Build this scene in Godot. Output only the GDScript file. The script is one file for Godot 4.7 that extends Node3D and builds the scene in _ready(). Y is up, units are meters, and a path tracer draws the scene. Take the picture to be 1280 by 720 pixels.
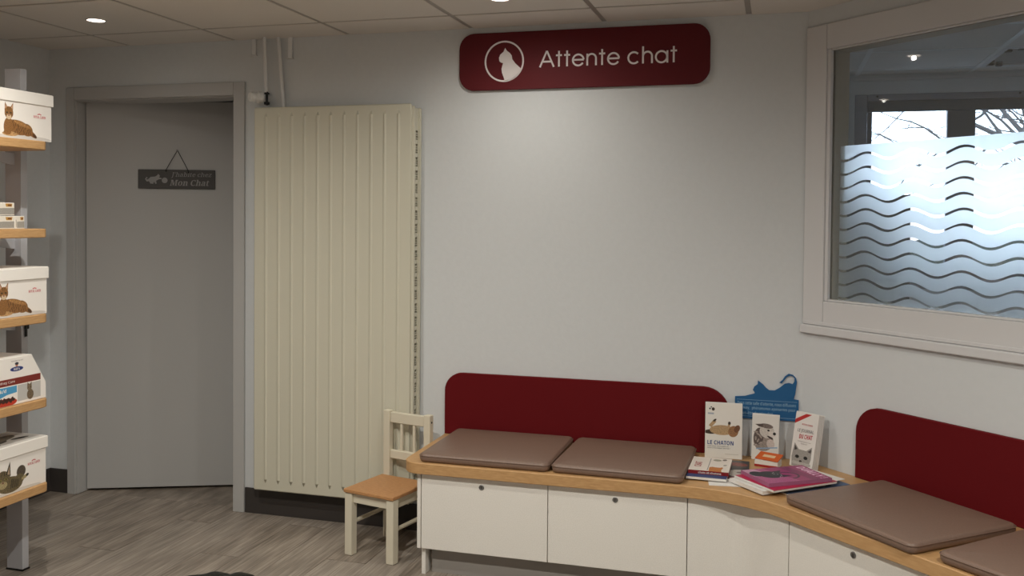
extends Node3D
# A veterinary cat waiting corner: back wall on z = 0, a wall turned by 45 degrees on the right, camera in the room.

const ROOM_H := 2.28
const BENCH_Y := 0.46

# ---------------------------------------------------------------- mesh building
class MB:
	var st = SurfaceTool.new()
	var xf = Transform3D.IDENTITY
	func _init():
		st.begin(Mesh.PRIMITIVE_TRIANGLES)
	func face(pts: Array, n: Vector3, uvs: Array = [], norms: Array = []):
		var nn = Vector3.ZERO
		for i in pts.size():
			var a: Vector3 = pts[i]
			var b: Vector3 = pts[(i + 1) % pts.size()]
			nn += a.cross(b)
		var order = range(pts.size())
		if nn.dot(n) > 0.0:
			order.reverse()
		for k in range(1, order.size() - 1):
			for id in [order[0], order[k], order[k + 1]]:
				var vn: Vector3 = norms[id] if norms.size() else n
				st.set_normal((xf.basis * vn).normalized())
				var p: Vector3 = pts[id]
				var uv: Vector2 = uvs[id] if uvs.size() else Vector2(p.x + p.z, p.y)
				st.set_uv(uv)
				st.add_vertex(xf * p)
	# box with chamfered edges shaded as rounded ones
	func box(c: Vector3, s: Vector3, r := 0.0):
		var h = s * 0.5
		r = minf(r, minf(h.x, minf(h.y, h.z)) * 0.95)
		var ax = [Vector3.RIGHT, Vector3.UP, Vector3.BACK]
		var at = func(sg: Vector3, f: int) -> Vector3:
			var p = Vector3.ZERO
			for i in 3:
				p[i] = sg[i] * (h[i] - (0.0 if i == f else r))
			return c + p
		for f in 3:
			var u = (f + 1) % 3
			var v = (f + 2) % 3
			for sg in [-1.0, 1.0]:
				var pts = []
				for q in [[-1, -1], [1, -1], [1, 1], [-1, 1]]:
					var sv = Vector3.ZERO
					sv[f] = sg
					sv[u] = q[0]
					sv[v] = q[1]
					pts.append(at.call(sv, f))
				face(pts, ax[f] * sg)
		if r <= 0.0:
			return
		for f in 3:       # edges along axis f
			var u = (f + 1) % 3
			var v = (f + 2) % 3
			for su in [-1.0, 1.0]:
				for sv in [-1.0, 1.0]:
					var pts = []
					var ns = []
					for q in [[-1.0, u], [1.0, u], [1.0, v], [-1.0, v]]:
						var s3 = Vector3.ZERO
						s3[f] = q[0]
						s3[u] = su
						s3[v] = sv
						pts.append(at.call(s3, q[1]))
						ns.append(ax[u] * su if q[1] == u else ax[v] * sv)
					face(pts, ax[u] * su + ax[v] * sv, [], ns)
		for sx in [-1.0, 1.0]:
			for sy in [-1.0, 1.0]:
				for sz in [-1.0, 1.0]:
					var s3 = Vector3(sx, sy, sz)
					face([at.call(s3, 0), at.call(s3, 1), at.call(s3, 2)], s3, [], [ax[0] * sx, ax[1] * sy, ax[2] * sz])
	func span(a: Vector3, b: Vector3, r := 0.0):
		box((a + b) * 0.5, (b - a).abs(), r)
	# polygon in xy extruded along z with optional bevel b
	func prism(poly: PackedVector2Array, z0: float, z1: float, b := 0.0, smooth := false):
		var p = poly.duplicate()
		if Geometry2D.is_polygon_clockwise(p):
			p.reverse()
		var n = p.size()
		var lays = [[0.0, z0], [0.0, z1]]
		if b > 0.0:
			lays = [[b, z0], [0.0, z0 + b], [0.0, z1 - b], [b, z1]]
		var out = []
		for i in n:
			var d0: Vector2 = (p[i] - p[(i + n - 1) % n]).normalized()
			var d1: Vector2 = (p[(i + 1) % n] - p[i]).normalized()
			var m = (Vector2(d0.y, -d0.x) + Vector2(d1.y, -d1.x))
			m = m.normalized() if m.length() > 1e-4 else Vector2(d0.y, -d0.x)
			out.append(m / maxf(0.4, m.dot(Vector2(d1.y, -d1.x))))
		var pt = func(l: int, i: int) -> Vector3:
			var q: Vector2 = p[i] - out[i] * float(lays[l][0])
			return Vector3(q.x, q.y, lays[l][1])
		for l in lays.size() - 1:
			for i in n:
				var j = (i + 1) % n
				var e: Vector2 = (p[j] - p[i]).normalized()
				var o = Vector3(e.y, -e.x, 0)
				var tilt = 0.0
				if lays[l][0] != lays[l + 1][0]:
					tilt = -1.0 if l == 0 else 1.0
				var nf = (o + Vector3(0, 0, tilt)).normalized()
				var ns = []
				if smooth:
					var oi: Vector2 = out[i].normalized()
					var oj: Vector2 = out[j].normalized()
					var ni = (Vector3(oi.x, oi.y, tilt)).normalized()
					var nj = (Vector3(oj.x, oj.y, tilt)).normalized()
					ns = [ni, nj, nj, ni]
				face([pt.call(l, i), pt.call(l, j), pt.call(l + 1, j), pt.call(l + 1, i)], nf, [], ns)
		for cap in [0, lays.size() - 1]:
			var flat = PackedVector2Array()
			for i in n:
				flat.append(p[i] - out[i] * float(lays[cap][0]))
			var ids = Geometry2D.triangulate_polygon(flat)
			var zz: float = lays[cap][1]
			for k in range(0, ids.size(), 3):
				var tri = []
				for q in 3:
					tri.append(Vector3(flat[ids[k + q]].x, flat[ids[k + q]].y, zz))
				face(tri, Vector3(0, 0, -1 if cap == 0 else 1))
	# stacked rounded rectangles: layers of [inset, z]; used for soft things
	func pillow(w: float, h: float, r: float, layers: Array, seg := 6):
		var rows = []
		for l in layers:
			rows.append(MB.rrect(w - 2.0 * l[0], h - 2.0 * l[0], maxf(r - l[0], 0.001), seg))
		var n: int = rows[0].size()
		var pos = func(l: int, i: int) -> Vector3:
			var q: Vector2 = rows[l][i % n]
			return Vector3(q.x, q.y, layers[l][1])
		var nor = func(l: int, i: int) -> Vector3:
			var a: Vector3 = pos.call(l, i + 1) - pos.call(l, i + n - 1)
			var l0 = maxi(l - 1, 0)
			var l1 = mini(l + 1, layers.size() - 1)
			var up: Vector3 = pos.call(l1, i) - pos.call(l0, i)
			return a.cross(up).normalized()
		for l in layers.size() - 1:
			for i in n:
				var na: Vector3 = nor.call(l, i)
				face([pos.call(l, i), pos.call(l, i + 1), pos.call(l + 1, i + 1), pos.call(l + 1, i)], na, [], [na, nor.call(l, i + 1), nor.call(l + 1, i + 1), nor.call(l + 1, i)])
		for cap in [0, layers.size() - 1]:
			var s = -1.0 if cap == 0 else 1.0
			var mid = Vector3(0, 0, layers[cap][1])
			for i in n:
				face([pos.call(cap, i), pos.call(cap, i + 1), mid], Vector3(0, 0, s))
	func tube(pts: Array, rad, sides := 8):
		var rows = []
		var up = Vector3(0.137, 0.93, 0.31).normalized()
		for i in pts.size():
			var d: Vector3 = (pts[mini(i + 1, pts.size() - 1)] - pts[maxi(i - 1, 0)]).normalized()
			var x = up.cross(d)
			if x.length() < 0.05:
				x = Vector3.RIGHT.cross(d)
			x = x.normalized()
			var y = d.cross(x).normalized()
			up = y
			var r: float = rad[i] if rad is Array else rad
			var row = []
			for k in sides:
				var a = TAU * k / sides
				row.append([pts[i] + (x * cos(a) + y * sin(a)) * r, x * cos(a) + y * sin(a)])
			rows.append(row)
		for i in rows.size() - 1:
			for k in sides:
				var q = (k + 1) % sides
				var a: Array = rows[i][k]
				var b: Array = rows[i][q]
				var c: Array = rows[i + 1][q]
				var e: Array = rows[i + 1][k]
				face([a[0], b[0], c[0], e[0]], a[1] + b[1], [], [a[1], b[1], c[1], e[1]])
		for cap in [0, rows.size() - 1]:
			var pp = []
			for k in sides:
				pp.append(rows[cap][k][0])
			var n: Vector3 = (pts[0] - pts[1]).normalized() if cap == 0 else (pts[-1] - pts[-2]).normalized()
			face(pp, n)
	# profile of (radius, height) turned about y
	func lathe(prof: Array, sides := 24):
		for i in prof.size() - 1:
			var p: Vector2 = prof[i]
			var q: Vector2 = prof[i + 1]
			var d = q - p
			var n2 = Vector2(d.y, -d.x).normalized()
			for k in sides:
				var a = TAU * k / sides
				var b = TAU * (k + 1) / sides
				var ca = Vector3(cos(a), 0, sin(a))
				var cb = Vector3(cos(b), 0, sin(b))
				var pts = [ca * p.x + Vector3.UP * p.y, cb * p.x + Vector3.UP * p.y, cb * q.x + Vector3.UP * q.y, ca * q.x + Vector3.UP * q.y]
				var na = ca * n2.x + Vector3.UP * n2.y
				var nb = cb * n2.x + Vector3.UP * n2.y
				var ns = [na, nb, nb, na]
				if p.x < 1e-5:
					pts.remove_at(1)
					ns.remove_at(1)
				elif q.x < 1e-5:
					pts.remove_at(2)
					ns.remove_at(2)
				face(pts, na + nb, [], ns)
	# flat strokes of a pen of the given width, extruded from z0 to z1
	func stroke(pts: PackedVector2Array, width: float, z0: float, z1: float):
		var l = PackedVector2Array()
		var r = PackedVector2Array()
		for i in pts.size():
			var d = (pts[mini(i + 1, pts.size() - 1)] - pts[maxi(i - 1, 0)]).normalized()
			var o = Vector2(-d.y, d.x) * width * 0.5
			l.append(pts[i] + o)
			r.append(pts[i] - o)
		for i in pts.size() - 1:
			face([Vector3(l[i].x, l[i].y, z1), Vector3(r[i].x, r[i].y, z1), Vector3(r[i + 1].x, r[i + 1].y, z1), Vector3(l[i + 1].x, l[i + 1].y, z1)], Vector3.BACK)
			for s in [[l, 1.0], [r, -1.0]]:
				var e: PackedVector2Array = s[0]
				var d = (e[i + 1] - e[i]).normalized()
				face([Vector3(e[i].x, e[i].y, z0), Vector3(e[i + 1].x, e[i + 1].y, z0), Vector3(e[i + 1].x, e[i + 1].y, z1), Vector3(e[i].x, e[i].y, z1)], Vector3(-d.y, d.x, 0) * float(s[1]))
	func mesh() -> ArrayMesh:
		st.index()
		return st.commit()
	static func rrect(w: float, h: float, r: float, seg := 6) -> PackedVector2Array:
		var out = PackedVector2Array()
		r = minf(r, minf(w, h) * 0.5)
		var cs = [Vector2(w / 2 - r, h / 2 - r), Vector2(-w / 2 + r, h / 2 - r), Vector2(-w / 2 + r, -h / 2 + r), Vector2(w / 2 - r, -h / 2 + r)]
		for c in 4:
			for k in seg + 1:
				var a = PI / 2 * (c + float(k) / seg)
				out.append(cs[c] + Vector2(cos(a), sin(a)) * r)
		return out

# ---------------------------------------------------------------- small raster for printed pictures
class Pic:
	var im: Image
	var nz = FastNoiseLite.new()
	func _init(w: int, h: int, c: Color):
		im = Image.create_empty(w, h, false, Image.FORMAT_RGB8)
		im.fill(c)
		nz.seed = 7
		nz.frequency = 0.09
	func put(x: int, y: int, c: Color, a: float, fur: float):
		var k = c
		if fur > 0.0:
			var f = 1.0 + fur * nz.get_noise_2d(x * 1.0, y * 2.2)
			k = Color(c.r * f, c.g * f, c.b * f)
		im.set_pixel(x, y, im.get_pixel(x, y).lerp(k, clampf(a, 0, 1)))
	func ell(cx: float, cy: float, rx: float, ry: float, c: Color, turn := 0.0, fur := 0.0):
		var m = maxf(rx, ry) + 2.0
		var co = cos(turn)
		var si = sin(turn)
		for y in range(maxi(0, int(cy - m)), mini(im.get_height(), int(cy + m) + 1)):
			for x in range(maxi(0, int(cx - m)), mini(im.get_width(), int(cx + m) + 1)):
				var dx = x + 0.5 - cx
				var dy = y + 0.5 - cy
				var u = (dx * co + dy * si) / rx
				var v = (-dx * si + dy * co) / ry
				var d = sqrt(u * u + v * v)
				if d < 1.2:
					put(x, y, c, (1.0 - d) * minf(rx, ry) + 0.5, fur)
	func pol(pts: Array, c: Color, fur := 0.0):
		var p = PackedVector2Array(pts)
		var lo = p[0]
		var hi = p[0]
		for q in p:
			lo = lo.min(q)
			hi = hi.max(q)
		for y in range(maxi(0, int(lo.y)), mini(im.get_height(), int(hi.y) + 1)):
			for x in range(maxi(0, int(lo.x)), mini(im.get_width(), int(hi.x) + 1)):
				if Geometry2D.is_point_in_polygon(Vector2(x + 0.5, y + 0.5), p):
					put(x, y, c, 1.0, fur)
	func lin(a: Vector2, b: Vector2, w: float, c: Color, fur := 0.0):
		var o = (b - a).normalized().orthogonal() * w * 0.5
		pol([a + o, b + o, b - o, a - o], c, fur)
	func tex() -> ImageTexture:
		return ImageTexture.create_from_image(im)

# ---------------------------------------------------------------- materials, nodes
var mats := {}
func mat(called: String, c: Color, rough := 0.6, metal := 0.0) -> StandardMaterial3D:
	if mats.has(called):
		return mats[called]
	var m = StandardMaterial3D.new()
	m.resource_name = called
	m.albedo_color = c
	m.roughness = rough
	m.metallic = metal
	mats[called] = m
	return m
func grain(m: StandardMaterial3D, tex: Texture2D, scale: Vector3, bump: Texture2D = null, amount := 0.0):
	m.albedo_texture = tex
	m.uv1_triplanar = true
	m.uv1_world_triplanar = true
	m.uv1_scale = scale
	if bump:
		m.heightmap_enabled = true
		m.heightmap_texture = bump
		m.heightmap_scale = amount
	return m
func printed(called: String, t: Texture2D, rough := 0.5) -> StandardMaterial3D:
	var m = mat(called, Color.WHITE, rough)
	m.albedo_texture = t
	return m
func noise_tex(sd: int, freq: float, lo: Color, hi: Color, w := 256, h := 256, stretch := 1.0) -> ImageTexture:
	var n = FastNoiseLite.new()
	n.seed = sd
	n.frequency = freq
	n.fractal_octaves = 4
	var im = Image.create_empty(w, h, false, Image.FORMAT_RGB8)
	for y in h:
		for x in w:
			# sampled on a torus-like blend so that the repeat shows no seam
			var fx = float(x) / w
			var a = n.get_noise_2d(x, y * stretch)
			var b = n.get_noise_2d(x - w, y * stretch)
			var v = clampf(0.5 + 0.9 * lerpf(a, b, fx), 0, 1)
			im.set_pixel(x, y, lo.lerp(hi, v))
	return ImageTexture.create_from_image(im)
func wood_tex(sd: int, dark: Color, light: Color, w := 128, h := 512) -> ImageTexture:
	var n = FastNoiseLite.new()
	n.seed = sd
	n.frequency = 0.05
	n.fractal_octaves = 4
	var n2 = FastNoiseLite.new()
	n2.seed = sd + 9
	n2.frequency = 0.012
	var im = Image.create_empty(w, h, false, Image.FORMAT_RGB8)
	for y in h:
		for x in w:
			var v = 0.5 + 0.55 * n.get_noise_2d(x * 2.0, y * 0.12) + 0.4 * n2.get_noise_2d(x * 1.0, y * 0.5) + 0.25 * n.get_noise_2d(x * 7.0 + 400.0, y * 0.3)
			im.set_pixel(x, y, dark.lerp(light, clampf(v, 0, 1)))
	return ImageTexture.create_from_image(im)

var taken := {}
func numbered(called: String) -> String:
	var k: int = taken.get(called, 0)
	taken[called] = k + 1
	return called if k == 0 else "%s_%03d" % [called, k]
func thing(called: String, label: String, category: String, at := Vector3.ZERO, turn := 0.0, group := "", kind := "") -> Node3D:
	var o = Node3D.new()
	o.name = numbered(called)
	add_child(o)
	o.position = at
	o.rotation.y = turn
	tag(o, label, category, group, kind)
	return o
func tag(o: Node3D, label: String, category: String, group := "", kind := ""):
	o.set_meta("label", label)
	o.set_meta("category", category)
	if group:
		o.set_meta("group", group)
	if kind:
		o.set_meta("kind", kind)
func part(parent: Node3D, called: String, m, material: Material, label := "") -> MeshInstance3D:
	var o = MeshInstance3D.new()
	o.name = called
	o.mesh = m.mesh() if m is MB else m
	for i in o.mesh.get_surface_count():
		o.set_surface_override_material(i, material)
	parent.add_child(o, true)
	if label:
		o.set_meta("label", label)
	return o
func struct(called: String, label: String, category: String, m: MB, material: Material) -> MeshInstance3D:
	var o = part(self, called, m, material)
	tag(o, label, category, "", "structure")
	return o
func boxes(list: Array, r := 0.0) -> MB:
	var b = MB.new()
	for e in list:
		b.span(e[0], e[1], r)
	return b
func flat() -> MB:      # xy polygon laid in the floor plane: y becomes z, depth goes down
	var b = MB.new()
	b.xf = Transform3D(Basis(Vector3(1, 0, 0), Vector3(0, 0, 1), Vector3(0, -1, 0)), Vector3.ZERO)
	return b
# lettering fitted into a box of w x h centred on c, facing local +z
func words(parent: Node3D, text: String, w: float, h: float, c: Vector3, m: Material, font := "Droid Sans", bold := false, basis := Basis.IDENTITY, lean := 0.0):
	var f = SystemFont.new()
	f.font_names = PackedStringArray([font])
	f.font_weight = 700 if bold else 400
	var t = TextMesh.new()
	t.text = text
	t.font = f
	t.font_size = 48
	t.depth = 0.0
	t.pixel_size = 0.01
	t.curve_step = 3.0
	var box = t.get_aabb()
	var o = MeshInstance3D.new()
	o.name = "lettering"
	o.mesh = t
	o.material_override = m
	parent.add_child(o, true)
	var k = Vector3(w / box.size.x, h / box.size.y, 1.0)
	var b = basis * Basis(Vector3(k.x, 0, 0), Vector3(lean * k.y, k.y, 0), Vector3(0, 0, 1))
	var mid = box.get_center()
	o.transform = Transform3D(b, c - b * mid)
	return o
func picture(parent: Node3D, called: String, w: float, h: float, c: Vector3, m: Material, thick := 0.0006, basis := Basis.IDENTITY):
	var b = MB.new()
	b.xf = Transform3D(basis, c)
	var x = w / 2
	var y = h / 2
	b.face([Vector3(-x, -y, thick), Vector3(x, -y, thick), Vector3(x, y, thick), Vector3(-x, y, thick)], Vector3.BACK, [Vector2(0, 1), Vector2(1, 1), Vector2(1, 0), Vector2(0, 0)])
	b.face([Vector3(-x, -y, 0), Vector3(x, -y, 0), Vector3(x, y, 0), Vector3(-x, y, 0)], Vector3.FORWARD, [Vector2(0, 1), Vector2(1, 1), Vector2(1, 0), Vector2(0, 0)])
	for e in [[-x, -y, x, -y, 0, -1], [x, -y, x, y, 1, 0], [x, y, -x, y, 0, 1], [-x, y, -x, -y, -1, 0]]:
		b.face([Vector3(e[0], e[1], 0), Vector3(e[2], e[3], 0), Vector3(e[2], e[3], thick), Vector3(e[0], e[1], thick)], Vector3(e[4], e[5], 0), [Vector2(0.01, 0.01), Vector2(0.01, 0.01), Vector2(0.01, 0.01), Vector2(0.01, 0.01)])
	return part(parent, called, b, m)
func arc(c: Vector2, r: float, a0: float, a1: float, n := 24) -> PackedVector2Array:
	var out = PackedVector2Array()
	for i in n + 1:
		var a = deg_to_rad(lerpf(a0, a1, float(i) / n))
		out.append(c + Vector2(cos(a), sin(a)) * r)
	return out

const W_TURN := -PI / 4
var W0 := Vector3(0.1, 0, 0)        # where the turned wall meets the back wall
func on_w(s: float, y: float, off: float) -> Vector3:
	return W0 + Vector3(s, 0, s) * 0.70710678 + Vector3(-off, 0, off) * 0.70710678 + Vector3.UP * y

# ================================================================ scene
func _ready():
	look()
	materials()
	room()
	far_room()
	outside()
	doorway()
	ceiling_grid()
	lamps()
	radiator()
	wall_sign()
	benches()
	chair()
	shelving()
	leaflets()
	shoes()

func look():
	var cam = Camera3D.new()
	cam.name = "camera"
	add_child(cam)
	cam.near = 0.05
	cam.far = 200.0
	cam.projection = Camera3D.PROJECTION_FRUSTUM
	var f = 1167.5
	cam.size = 720.0 / f * cam.near
	cam.frustum_offset = Vector2(0, -60.2 / f * cam.near)
	cam.transform = Transform3D(Basis(Vector3(0.9613, 0.0083, -0.27538), Vector3(-0.01456, 0.99968, -0.02069), Vector3(0.27512, 0.0239, 0.96111)).orthonormalized(), Vector3(0, 1.439, 3.975))
	cam.current = true
	var sky = Sky.new()
	var sm = ProceduralSkyMaterial.new()
	sm.sky_top_color = Color(0.79, 0.895, 1.0)
	sm.sky_horizon_color = Color(0.84, 0.925, 1.0)
	sm.ground_bottom_color = Color(0.5, 0.5, 0.5)
	sm.ground_horizon_color = Color(0.75, 0.77, 0.8)
	sm.sky_energy_multiplier = 1.0
	sky.sky_material = sm
	var env = Environment.new()
	env.background_mode = Environment.BG_SKY
	env.background_energy_multiplier = 8.0
	env.sky = sky
	env.tonemap_mode = Environment.TONE_MAPPER_LINEAR
	env.tonemap_exposure = 0.87
	env.sdfgi_enabled = true
	env.ssao_enabled = true
	env.ssil_enabled = true
	var we = WorldEnvironment.new()
	we.name = "surroundings"
	we.environment = env
	add_child(we)

func materials():
	var wall = mat("wall_paint", Color(1, 1, 1), 0.75)
	grain(wall, noise_tex(3, 0.05, Color(0.845, 0.855, 0.862), Color(0.855, 0.865, 0.872)), Vector3(2.2, 2.2, 2.2), noise_tex(5, 0.25, Color.BLACK, Color.WHITE, 128, 128), 0.02)
	mat("frame_paint", Color(0.85, 0.845, 0.85), 0.5)
	mat("door_paint", Color(0.74, 0.735, 0.73), 0.55)
	var tile = mat("ceiling_tile", Color(1, 1, 1), 0.9)
	grain(tile, noise_tex(21, 0.35, Color(0.85, 0.83, 0.805), Color(0.895, 0.875, 0.85)), Vector3(3, 3, 3))
	mat("grid_bar", Color(0.62, 0.59, 0.56), 0.35)
	mat("grid_bar_white", Color(0.90, 0.90, 0.89), 0.3)
	mat("slab", Color(0.4, 0.4, 0.4), 0.9)
	mat("plinth_dark", Color(0.24, 0.22, 0.21), 0.6)
	for k in 4:
		var t = wood_tex(40 + k, Color(0.44, 0.40, 0.36).lightened(0.03 * k), Color(0.68, 0.63, 0.58).lightened(0.03 * k))
		var m = mat("plank_%d" % k, Color.WHITE, 0.42)
		m.albedo_texture = t
		m.roughness = 0.45
	var beech = mat("beech", Color.WHITE, 0.45)
	grain(beech, noise_tex(61, 0.03, Color(0.73, 0.56, 0.37), Color(0.80, 0.64, 0.45), 256, 256, 6.0), Vector3(3, 3, 3))
	var pine = mat("pine", Color.WHITE, 0.5)
	grain(pine, noise_tex(67, 0.03, Color(0.70, 0.50, 0.32), Color(0.80, 0.60, 0.41), 256, 256, 5.0), Vector3(5, 5, 5))
	var lam = mat("white_laminate", Color.WHITE, 0.5)
	grain(lam, noise_tex(71, 0.3, Color(0.91, 0.895, 0.865), Color(0.955, 0.94, 0.915)), Vector3(2.5, 2.5, 2.5))
	mat("radiator_enamel", Color(0.835, 0.82, 0.75), 0.45)
	mat("chair_paint", Color(0.88, 0.85, 0.77), 0.5)
	mat("white_pipe", Color(0.90, 0.90, 0.90), 0.45)
	var red = mat("red_laminate", Color.WHITE, 0.7)
	red.metallic_specular = 0.25
	grain(red, noise_tex(75, 0.4, Color(0.385, 0.065, 0.085), Color(0.415, 0.08, 0.10)), Vector3(3, 3, 3))
	mat("sign_red", Color(0.385, 0.125, 0.145), 0.6).metallic_specular = 0.3
	mat("sign_white", Color(0.95, 0.92, 0.92), 0.6)
	var vinyl = mat("taupe_vinyl", Color.WHITE, 0.42)
	grain(vinyl, noise_tex(81, 0.12, Color(0.475, 0.385, 0.335), Color(0.515, 0.42, 0.365)), Vector3(4, 4, 4), noise_tex(83, 0.4, Color.BLACK, Color.WHITE, 128, 128), 0.02)
	mat("alu_plinth", Color(0.60, 0.58, 0.56), 0.5)
	mat("black", Color(0.04, 0.04, 0.042), 0.5)
	mat("steel", Color(0.55, 0.55, 0.55), 0.3, 1.0)
	mat("paper", Color(0.90, 0.885, 0.865), 0.6)
	mat("card_white", Color(0.965, 0.945, 0.92), 0.55)
	var g = mat("glass", Color(0.95, 0.98, 0.98, 0.06), 0.02)
	g.transparency = BaseMaterial3D.TRANSPARENCY_ALPHA
	var film = mat("frosted_film", Color(0.95, 0.97, 0.98, 0.05), 0.42)
	film.refraction_enabled = true
	film.refraction_scale = 0.03
	mat("window_grey", Color(0.34, 0.36, 0.41), 0.45)
	mat("window_pale", Color(0.52, 0.545, 0.60), 0.45)
	mat("olive_paint", Color(0.62, 0.60, 0.54), 0.6)
	mat("slate", Color(0.33, 0.32, 0.315), 0.7)
	mat("slate_print", Color(0.62, 0.61, 0.61), 0.7)
	mat("post_paint", Color(0.74, 0.74, 0.76), 0.45)
	var lens = mat("lamp_lens", Color(1, 1, 1), 0.5)
	lens.emission_enabled = true
	lens.emission = Color(1.0, 0.93, 0.86)
	lens.emission_energy_multiplier = 6.0
	mat("bark", Color(0.30, 0.28, 0.27), 0.9)
	mat("asphalt", Color(0.45, 0.45, 0.46), 0.9)
	mat("hedge_leaf", Color(0.10, 0.125, 0.095), 0.9).metallic_specular = 0.2
	mat("cupboard_grey", Color(0.16, 0.165, 0.18), 0.6)

const OUR := [Vector2(-3.62, 0), Vector2(0.1, 0), Vector2(1.938, 1.838), Vector2(1.938, 5.4), Vector2(-3.62, 5.4)]
const FAR := [Vector2(-0.1, -0.15), Vector2(0.13, -0.15), Vector2(0.17, -0.07), Vector2(2.009, 1.767), Vector2(3.2, 1.767), Vector2(3.2, -1.8), Vector2(-0.1, -1.8)]

func room():
	var wp: Material = mats["wall_paint"]
	# back wall with the door opening
	struct("wall_back", "pale grey painted wall behind the radiator and the left bench", "wall", boxes([
		[Vector3(-3.77, -0.05, -0.15), Vector3(-3.462, 2.4, 0)], [Vector3(-3.462, 2.022, -0.15), Vector3(-2.528, 2.4, 0)], [Vector3(-2.528, -0.05, -0.15), Vector3(0.1, 2.4, 0)]]), wp)
	struct("wall_left", "grey painted side wall behind the shelving unit", "wall", boxes([[Vector3(-3.77, -0.05, 0), Vector3(-3.62, 2.4, 5.55)]]), wp)
	struct("wall_right", "grey painted wall beyond the turned wall", "wall", boxes([[Vector3(1.938, -0.05, 1.9), Vector3(2.088, 2.4, 5.55)]]), wp)
	# turned wall: four pieces round the glazed opening
	var w = MB.new()
	w.xf = Transform3D(Basis(Vector3.UP, W_TURN), W0)
	var o = [0.10, 1.29, 1.10, 2.125]
	for e in [[0.0, o[0], -0.05, 2.4], [o[1], 2.62, -0.05, 2.4], [o[0], o[1], -0.05, o[2]], [o[0], o[1], o[3], 2.4]]:
		w.span(Vector3(e[0], e[2], -0.1), Vector3(e[1], e[3], 0))
	struct("wall_diagonal", "pale wall set at an angle, holding the frosted window above the right bench", "wall", w, wp)
	struct("wall_front", "grey painted wall opposite the benches", "wall", boxes([[Vector3(-3.77, -0.05, 5.4), Vector3(2.088, 2.4, 5.55)]]), wp)
	# floor: planks running away from the viewer
	var fl = struct("floor", "grey brown wood effect plank floor", "floor", boxes([[Vector3(-3.77, -0.1, -0.05), Vector3(2.09, -0.012, 5.55)], [Vector3(-0.1, -0.1, -1.95), Vector3(3.35, -0.012, -0.05)], [Vector3(2.09, -0.1, -0.05), Vector3(3.35, -0.012, 1.95)]]), mats["slab"])
	var rng = RandomNumberGenerator.new()
	rng.seed = 11
	var pw = 0.181
	var pl = 1.22
	var one = plank_mesh(pw - 0.0012, pl - 0.0012)
	var our = PackedVector2Array([Vector2(-3.62, 0), Vector2(-3.447, 0), Vector2(-3.447, -0.05), Vector2(-2.543, -0.05), Vector2(-2.543, 0), Vector2(0.1, 0), Vector2(1.938, 1.838), Vector2(1.938, 5.4), Vector2(-3.62, 5.4)])
	var k = 0
	var i = 0
	while -3.62 + i * pw < 1.95:
		var z = -0.06 - fposmod(i * 0.437, pl)
		while z < 5.4:
			var a = Vector2(-3.62 + i * pw, z)
			var quad = PackedVector2Array([a, a + Vector2(pw, 0), a + Vector2(pw, pl), a + Vector2(0, pl)])
			var cut = Geometry2D.intersect_polygons(quad, our)
			for c in cut:
				var whole: bool = absf(area(c) - pw * pl) < 1e-4
				var m: Mesh
				var at = Vector3(a.x + pw / 2, 0, a.y + pl / 2)
				if whole:
					m = one
				else:
					m = plank_cut(c, Vector2(at.x, at.z), pw, pl)
				var p = part(fl, "plank", m, mats["plank_%d" % rng.randi_range(0, 3)])
				p.position = at
				k += 1
			z += pl
		i += 1
	# dark upstand along the walls
	for e in [["back", -3.62, -3.505], ["rear", -2.472, -1.40]]:
		struct("baseboard_" + e[0], "dark brown skirting " + ("beside the door frame, behind the shelving" if e[0] == "back" else "under the tall radiator"), "baseboard", boxes([[Vector3(e[1], 0, 0.0), Vector3(e[2], 0.122, 0.008)]], 0.002), mats["plinth_dark"])
	struct("baseboard_left", "dark brown skirting along the side wall behind the shelving posts", "baseboard", boxes([[Vector3(-3.62, 0, 0.01), Vector3(-3.612, 0.122, 5.4)]], 0.002), mats["plinth_dark"])

func area(p: PackedVector2Array) -> float:
	var s = 0.0
	for i in p.size():
		s += p[i].cross(p[(i + 1) % p.size()])
	return absf(s) * 0.5
func plank_mesh(w: float, l: float) -> Mesh:
	var b = MB.new()
	var x = w / 2
	var z = l / 2
	var c = 0.0015
	b.face([Vector3(-x + c, 0, -z + c), Vector3(x - c, 0, -z + c), Vector3(x - c, 0, z - c), Vector3(-x + c, 0, z - c)], Vector3.UP, [Vector2(0, 0), Vector2(1, 0), Vector2(1, 1), Vector2(0, 1)])
	for e in [[-1, 0], [1, 0], [0, -1], [0, 1]]:
		var n = Vector3(e[0], 0, e[1])
		var t = Vector3(e[1], 0, e[0]).abs()
		var m = Vector3(x, 0, z)
		var top = n * (m - Vector3(c, 0, c))
		var low = n * m + Vector3.DOWN * c
		var bot = n * m + Vector3.DOWN * 0.0115
		var side = t * m
		var ins = t * (m - Vector3(c, 0, c))
		var uv = [Vector2(0.02, 0.02), Vector2(0.02, 0.9), Vector2(0.03, 0.9), Vector2(0.03, 0.02)]
		b.face([top - ins, top + ins, low + side, low - side], n + Vector3.UP, uv)
		b.face([low - side, low + side, bot + side, bot - side], n, uv)
	return b.mesh()
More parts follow.
